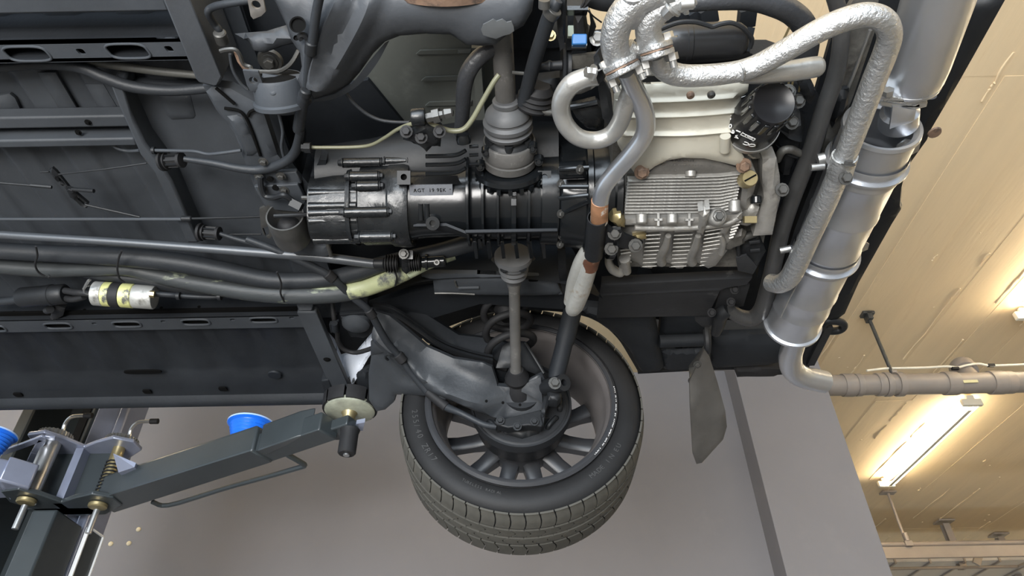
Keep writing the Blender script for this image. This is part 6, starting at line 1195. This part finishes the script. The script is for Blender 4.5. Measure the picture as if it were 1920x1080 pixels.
hose('sensor_body', [(1004, 126, .95, 5), (1022, 124, .95, 7), (1030, 123, .95, 10), (1036, 123, .95, 8), (1054, 122, .95, 9)], SATIN)
m = MB(); m.lathe(H(1053, 126, .97), H(1068, 126, .97), [(0, 0), (0, .034), (.3, .038), (.6, .034), (1, .036), (1, 0)], 28); part('starter_end', m, SATIN)
m = MB(); m.pillow(HP([(1073, 106, .95), (1120, 100, .95), (1122, 118, .95), (1100, 128, .95), (1072, 130, .95)]), .002, .006, .006, .008); part('heat_plate', m, ALUD)
m = MB(); m.pillow(HP([(1068, 165, .93), (1118, 154, .93), (1120, 160, .93), (1108, 168, .93), (1090, 176, .93), (1070, 178, .93)]), .004, .006, .006, .007); part('heat_plate', m, ALUD)
m = MB(); m.lathe(H(1000, 200, .97), H(1010, 158, .975), [(0, 0), (0, .030), (.1, .032), (.2, .027), (.3, .032), (.4, .027), (.5, .031), (.6, .026), (.75, .028), (1, .02), (1, 0)], 30); part('cv_boot', m, RUB)
m = MB(); m.pillow(HP([(1008, 150, .99), (1052, 145, .99), (1046, 180, .99), (1020, 200, .99), (1016, 170, .99)]), .008, .012, .02, .008); part('mount_block', m, SATIN)
m = MB(); m.tube(HP([(1002, 208, .95), (1040, 212, .95), (1064, 210, .95)]), .006, 10, 3); m.tube(HP([(960, 136, .96), (982, 138, .96)]), .003, 8, 1); part('steel_link', m, STEELD)
m = MB(); m.pillow(HP([(1072, 205, .93), (1118, 194, .93), (1134, 210, .93), (1132, 246, .93), (1100, 240, .93), (1080, 220, .93)]), .006, .012, .02, .01); part('heat_exchanger_tray', m, GLOSS)
m = MB(); m.tube(HP([(1066, 202, .925), (1090, 198, .925), (1120, 192, .925)]), .005, 8, 3); part('tray_edge', m, GLOSS2)
m = MB(); m.prism(HP([(1100, 60, 1.0), (1120, 75, 1.0), (1120, 85, 1.0), (1104, 110, 1.0), (1100, 100, 1.0)]), (0, 0, .03)); part('bay_bracket', m, UNDERD)
m = MB(); m.prism(HP([(1108, 78, 1.0), (1145, 80, 1.0), (1145, 112, 1.0), (1110, 112, 1.0)]), (0, 0, .03)); part('bay_bracket', m, UNDERD)
m = MB(); m.pillow(HP([(1104, 16, .97), (1110, 30, .97), (1118, 50, .97), (1112, 66, .97), (1104, 70, .97), (1108, 48, .97)]), .003, .005, .008, .006); part('linkage_lever', m, SATIN)
hose('bay_wire', [(1098, 15, .97, 1.5), (1112, 30, .97, 1.5), (1128, 42, .97, 1.5)], RUB)
m = MB(); p = H(1119, 73, .97); m.bolt(p, -FW, .008); part('lever_bolt', m, STEEL)
# intake hose at the top and black canister
hose('intake_hose', [(1100, -10, .95, 20), (1130, 2, .95, 18), (1160, 5, .955, 16)], SATIN)
hose('intake_hose', [(1290, 6, .93, 16), (1340, 2, .93, 17), (1400, 0, .935, 19), (1450, 8, .94, 22), (1490, 28, .95, 22), (1512, 60, .96, 22), (1508, 110, .97, 22), (1480, 180, .99, 20)], RB, label='thick black intake hose arching over the gap')
m = MB(); m.tube(cat([H(u, v, .945) for u, v in ((1484, 42), (1476, 60), (1466, 78), (1450, 92))], 5), .002, 6, 1); part('frayed_edge', m, BRASS, 'thin frayed pale edge of the hose')
CN = emp('black_canister', H(1320, 90, .93), parent=CAR); tag(CN, 'glossy black ribbed canister above the crossover pipe')
CB = mk('canister_black', (.014, .0145, .016), .33, var=.2, vs=8, bump=.12, bs=40)
c0, c1 = H(1232, 84, .955), H(1398, 78, .955); r = M_(c0, 37)
m = MB(); m.lathe(c0, c1, [(0, 0), (0, r*.9), (.05, r), (.30, r), (.31, r*1.04), (.36, r*1.04), (.37, r), (.80, r*1.0), (.92, r*.93), (.98, r*.75), (1, r*.5), (1, 0)], 44); part('canister_body', m, CB, parent=CN)
m = MB(); m.tube([H(u, v, .90) for u, v in ((1240, 54), (1270, 43), (1300, 41), (1325, 47), (1336, 50), (1352, 45), (1372, 43), (1392, 52), (1407, 68), (1410, 78), (1406, 90))], .0035, 8, 5); part('spring_wire', m, SATIN, parent=CN)
m = MB(); m.tube(HP([(1262, 116, .93), (1330, 112, .93), (1405, 105, .93)]), .006, 8, 3); part('canister_foot', m, GAP_BLACK, parent=CN)
m = MB(); m.prism(HP([(1200, 110, .99), (1410, 100, .99), (1420, 130, .99), (1400, 160, .99), (1150, 175, .99), (1150, 150, .99)]), (0, 0, .06)); part('cylinder_cover', m, UNDERD)
m = MB(); m.pillow(HP([(1200, 126, .93), (1232, 124, .93), (1250, 148, .93), (1206, 150, .93)]), .002, .006, .01, .006); part('mesh_pad', m, mk('mesh_pad', (.30, .29, .26), .6, .3, bump=.8, bs=260), label='pale woven mesh patch')
for l, w_ in (([(1388, 95, 1.0), (1398, 50, 1.02), (1402, 16, 1.02)], .028), ([(1330, 45, 1.02), (1325, 14, 1.02)], .03), ([(1305, 45, 1.02), (1300, 20, 1.02)], .022), ([(1278, 45, 1.02), (1272, 10, 1.02)], .05)):
    P = HP(l); m = MB()
    for a, b in zip(P[:-1], P[1:]): m.bar(a, b, w_, .012, -FW)
    part('bay_strut', m, UNDERD)
m = MB(); m.prism(HP([(1245, -20, 1.05), (1300, -20, 1.05), (1300, 60, 1.05), (1240, 60, 1.05)]), (0, 0, .02)); part('bay_rear_panel', m, UNDERD)
# oil pipe running beside the silencer
hose('oil_pipe', [(1560, -20, .93, 15), (1574, 30, .93, 15), (1577, 80, .925, 15.5), (1567, 140, .92, 16), (1545, 205, .91, 16), (1518, 290, .905, 16), (1490, 360, .905, 15.5), (1466, 430, .91, 15.5), (1452, 490, .92, 15), (1440, 540, .935, 15), (1428, 580, .95, 15.5), (1410, 597, .955, 15.5), (1384, 592, .955, 14), (1366, 578, .96, 13)], mk('oil_pipe_black', (.040, .040, .040), .42, var=.25, vs=8, bump=.12, bs=120, col2=(.13, .12, .11), lo=.66, hi=.78, s2=30), label='thick worn black oil pipe running down beside the silencer')
hose('oil_pipe_end', [(1366, 580, .96, 14), (1352, 590, .96, 14), (1348, 606, .965, 12), (1342, 624, .97, 9)], SATIN)
m = MB(); m.pillow(HP([(1588, 20, .96), (1612, -20, .96), (1650, -20, .96), (1640, 60, .96), (1600, 180, .96), (1560, 280, .96), (1540, 290, .96), (1562, 200, .96), (1590, 110, .96)]), .003, .01, .01, .012); part('silencer_shield', m, ALUD, 'dirty grey heat shield strip between pipe and silencer')
m = MB(); m.tube(HP([(1632, 56, .955), (1600, 140, .955), (1572, 210, .955)]), .003, 8, 2); part('shield_edge', m, STEEL)
m = MB(); m.prism(HP([(1540, 300, .94), (1560, 300, .94), (1510, 430, .94), (1478, 520, .94), (1462, 520, .94), (1490, 430, .94)]), (0, 0, .03)); part('rear_bracket', m, MATTE)
for u, v in ((1505, 355), (1494, 370), (1486, 402), (1470, 455), (1460, 480)):
    m = MB(); m.pillow(HP([(u-5, v-12, .925), (u+8, v-8, .925), (u+2, v+8, .925), (u-10, v+12, .925)]), .004, .005, .01, .006); part('bracket_lug', m, SATIN)
m = MB(); m.pillow(HP([(1562, 172, .95), (1592, 165, .95), (1590, 195, .95), (1572, 220, .95), (1560, 240, .95), (1556, 210, .95)]), .012, .012, .03, .008); part('silencer_mount', m, SATIN)
# long black plate and lower plates on the far side of the engine
m = MB(); m.pillow([H(u, v, h) for u, v, h in ((1128, 518, .95), (1412, 505, .95), (1410, 521, .925), (1127, 535, .925))], .001, .006, .004, .012); m2 = part('shield_flange', m, MATTE)
SH = part('heat_shield_plate', MB().pillow([H(u, v, h) for u, v, h in ((1127, 535, .925), (1410, 521, .925), (1400, 534, .93), (1352, 541, .935), (1327, 592, .975), (1119, 596, .975), (1123, 560, .945))], .001, .006, .004, .012, ridges=[(HP([(1126, 552, .938), (1352, 541, .935)]), .006, .003)]), MATTE, 'flat matte black shield plate below the engine')
m = MB(); m.pillow([H(u, v, h) for u, v, h in ((1352, 540, .95), (1406, 534, .95), (1394, 574, .97), (1340, 580, .975))], .001, .004, .004, .012); part('shield_bracket', m, MATTE)
for u, v in ((1377, 543), (1370, 566), (1334, 586)):
    m = MB(); m.bolt(H(u, v, .94), -FW, .007); part('shield_bolt', m, RUB)
m = MB(); m.pillow(HP([(1302, 592, .99), (1336, 588, .985), (1342, 604, .985), (1330, 614, .99), (1316, 612, .99), (1304, 602, .99)]), .003, .006, .008, .008); part('shield_bracket', m, MATTE)
m = MB(); m.pillow(HP([(1046, 470, .97), (1060, 466, .97), (1064, 540, .99), (1056, 552, .99), (1048, 520, .98)]), .002, .006, .006, .01); part('side_plate', m, SATIN)
# rusty disc edge of the near brake at the very top, upper gearbox bracket
c = H(855, -40, .90); m = MB(); x = V((1, 0, 0)); a, b = H(855, 2, .93), H(855, -12, .93); m.lathe(V((-.085, a.y-.02, Z(1.06))), V((-.085, a.y+.0, Z(1.06))), [(0, 0), (0, .145), (1, .145), (1, 0)], 64); part('brake_disc', m, RUST, 'rusty brown edge of the near brake disc')
GB = emp('shift_linkage', H(800, 235, .9), parent=CAR); tag(GB, 'black cast linkage bracket above the gearbox with pipe unions')
m = MB(); m.pillow(HP([(756, 262, .90), (766, 245, .895), (784, 238, .89), (798, 232, .89), (815, 240, .89), (828, 250, .895), (826, 275, .905), (812, 272, .90), (800, 285, .905), (790, 274, .90), (772, 266, .90)]), .006, .008, .02, .006); part('linkage_plate', m, GLOSS, parent=GB)
m = MB(); m.lathe(H(772, 220, .89), H(797, 219, .89), [(0, 0), (0, .013), (.1, .014), (.9, .014), (1, .013), (1, 0)], 20); m.lathe(H(783, 205, .90), H(785, 218, .895), [(0, 0), (0, .010), (.4, .011), (1, .011), (1, 0)], 16); part('linkage_barrel', m, GLOSS, parent=GB)
m = MB(); m.lathe(H(800, 221, .89), H(850, 210, .89), [(0, 0), (0, .008), (.25, .008), (.25, .012), (.5, .012), (.5, .007), (.62, .006), (.7, .009), (.95, .007), (1, .003)], 6); part('pipe_union', m, STEELD, parent=GB)
for u, v in ((762, 247), (824, 247), (790, 258)):
    m = MB(); m.bolt(H(u, v, .885), -FW, .007); part('linkage_bolt', m, RUB, parent=GB)
m = MB(); m.lathe(H(868, 252, .91), H(870, 268, .905), [(0, 0), (0, .011), (.5, .013), (1, .012), (1, 0)], 14); part('breather_cap', m, GLOSS2, parent=GB)

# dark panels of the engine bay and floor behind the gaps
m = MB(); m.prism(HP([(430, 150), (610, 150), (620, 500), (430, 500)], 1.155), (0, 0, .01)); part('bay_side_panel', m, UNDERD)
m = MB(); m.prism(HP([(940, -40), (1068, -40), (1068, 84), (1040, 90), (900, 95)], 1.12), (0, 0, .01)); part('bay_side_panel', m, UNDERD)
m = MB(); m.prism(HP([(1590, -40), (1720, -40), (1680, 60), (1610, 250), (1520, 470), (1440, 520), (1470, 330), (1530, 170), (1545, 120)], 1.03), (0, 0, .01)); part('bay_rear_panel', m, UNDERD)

hose('heater_hose', [(-60, 132, 1.03, 9), (0, 126, 1.03, 9), (80, 121, 1.03, 9), (130, 123, 1.025, 10), (165, 131, 1.02, 11), (195, 145, 1.015, 11), (250, 163, 1.01, 11), (320, 170, 1.01, 10), (392, 165, 1.01, 9)], HOSE, label='dark hose swinging below the oval-holed rail')
hose('heater_hose', [(120, 116, 1.035, 6), (180, 119, 1.035, 7), (240, 126, 1.03, 8), (300, 134, 1.03, 8), (372, 141, 1.03, 7)], mk('dusty_hose', (.075, .076, .070), .55, var=.2, vs=12, bump=.1), label='paler dusty hose tucked under the rail')
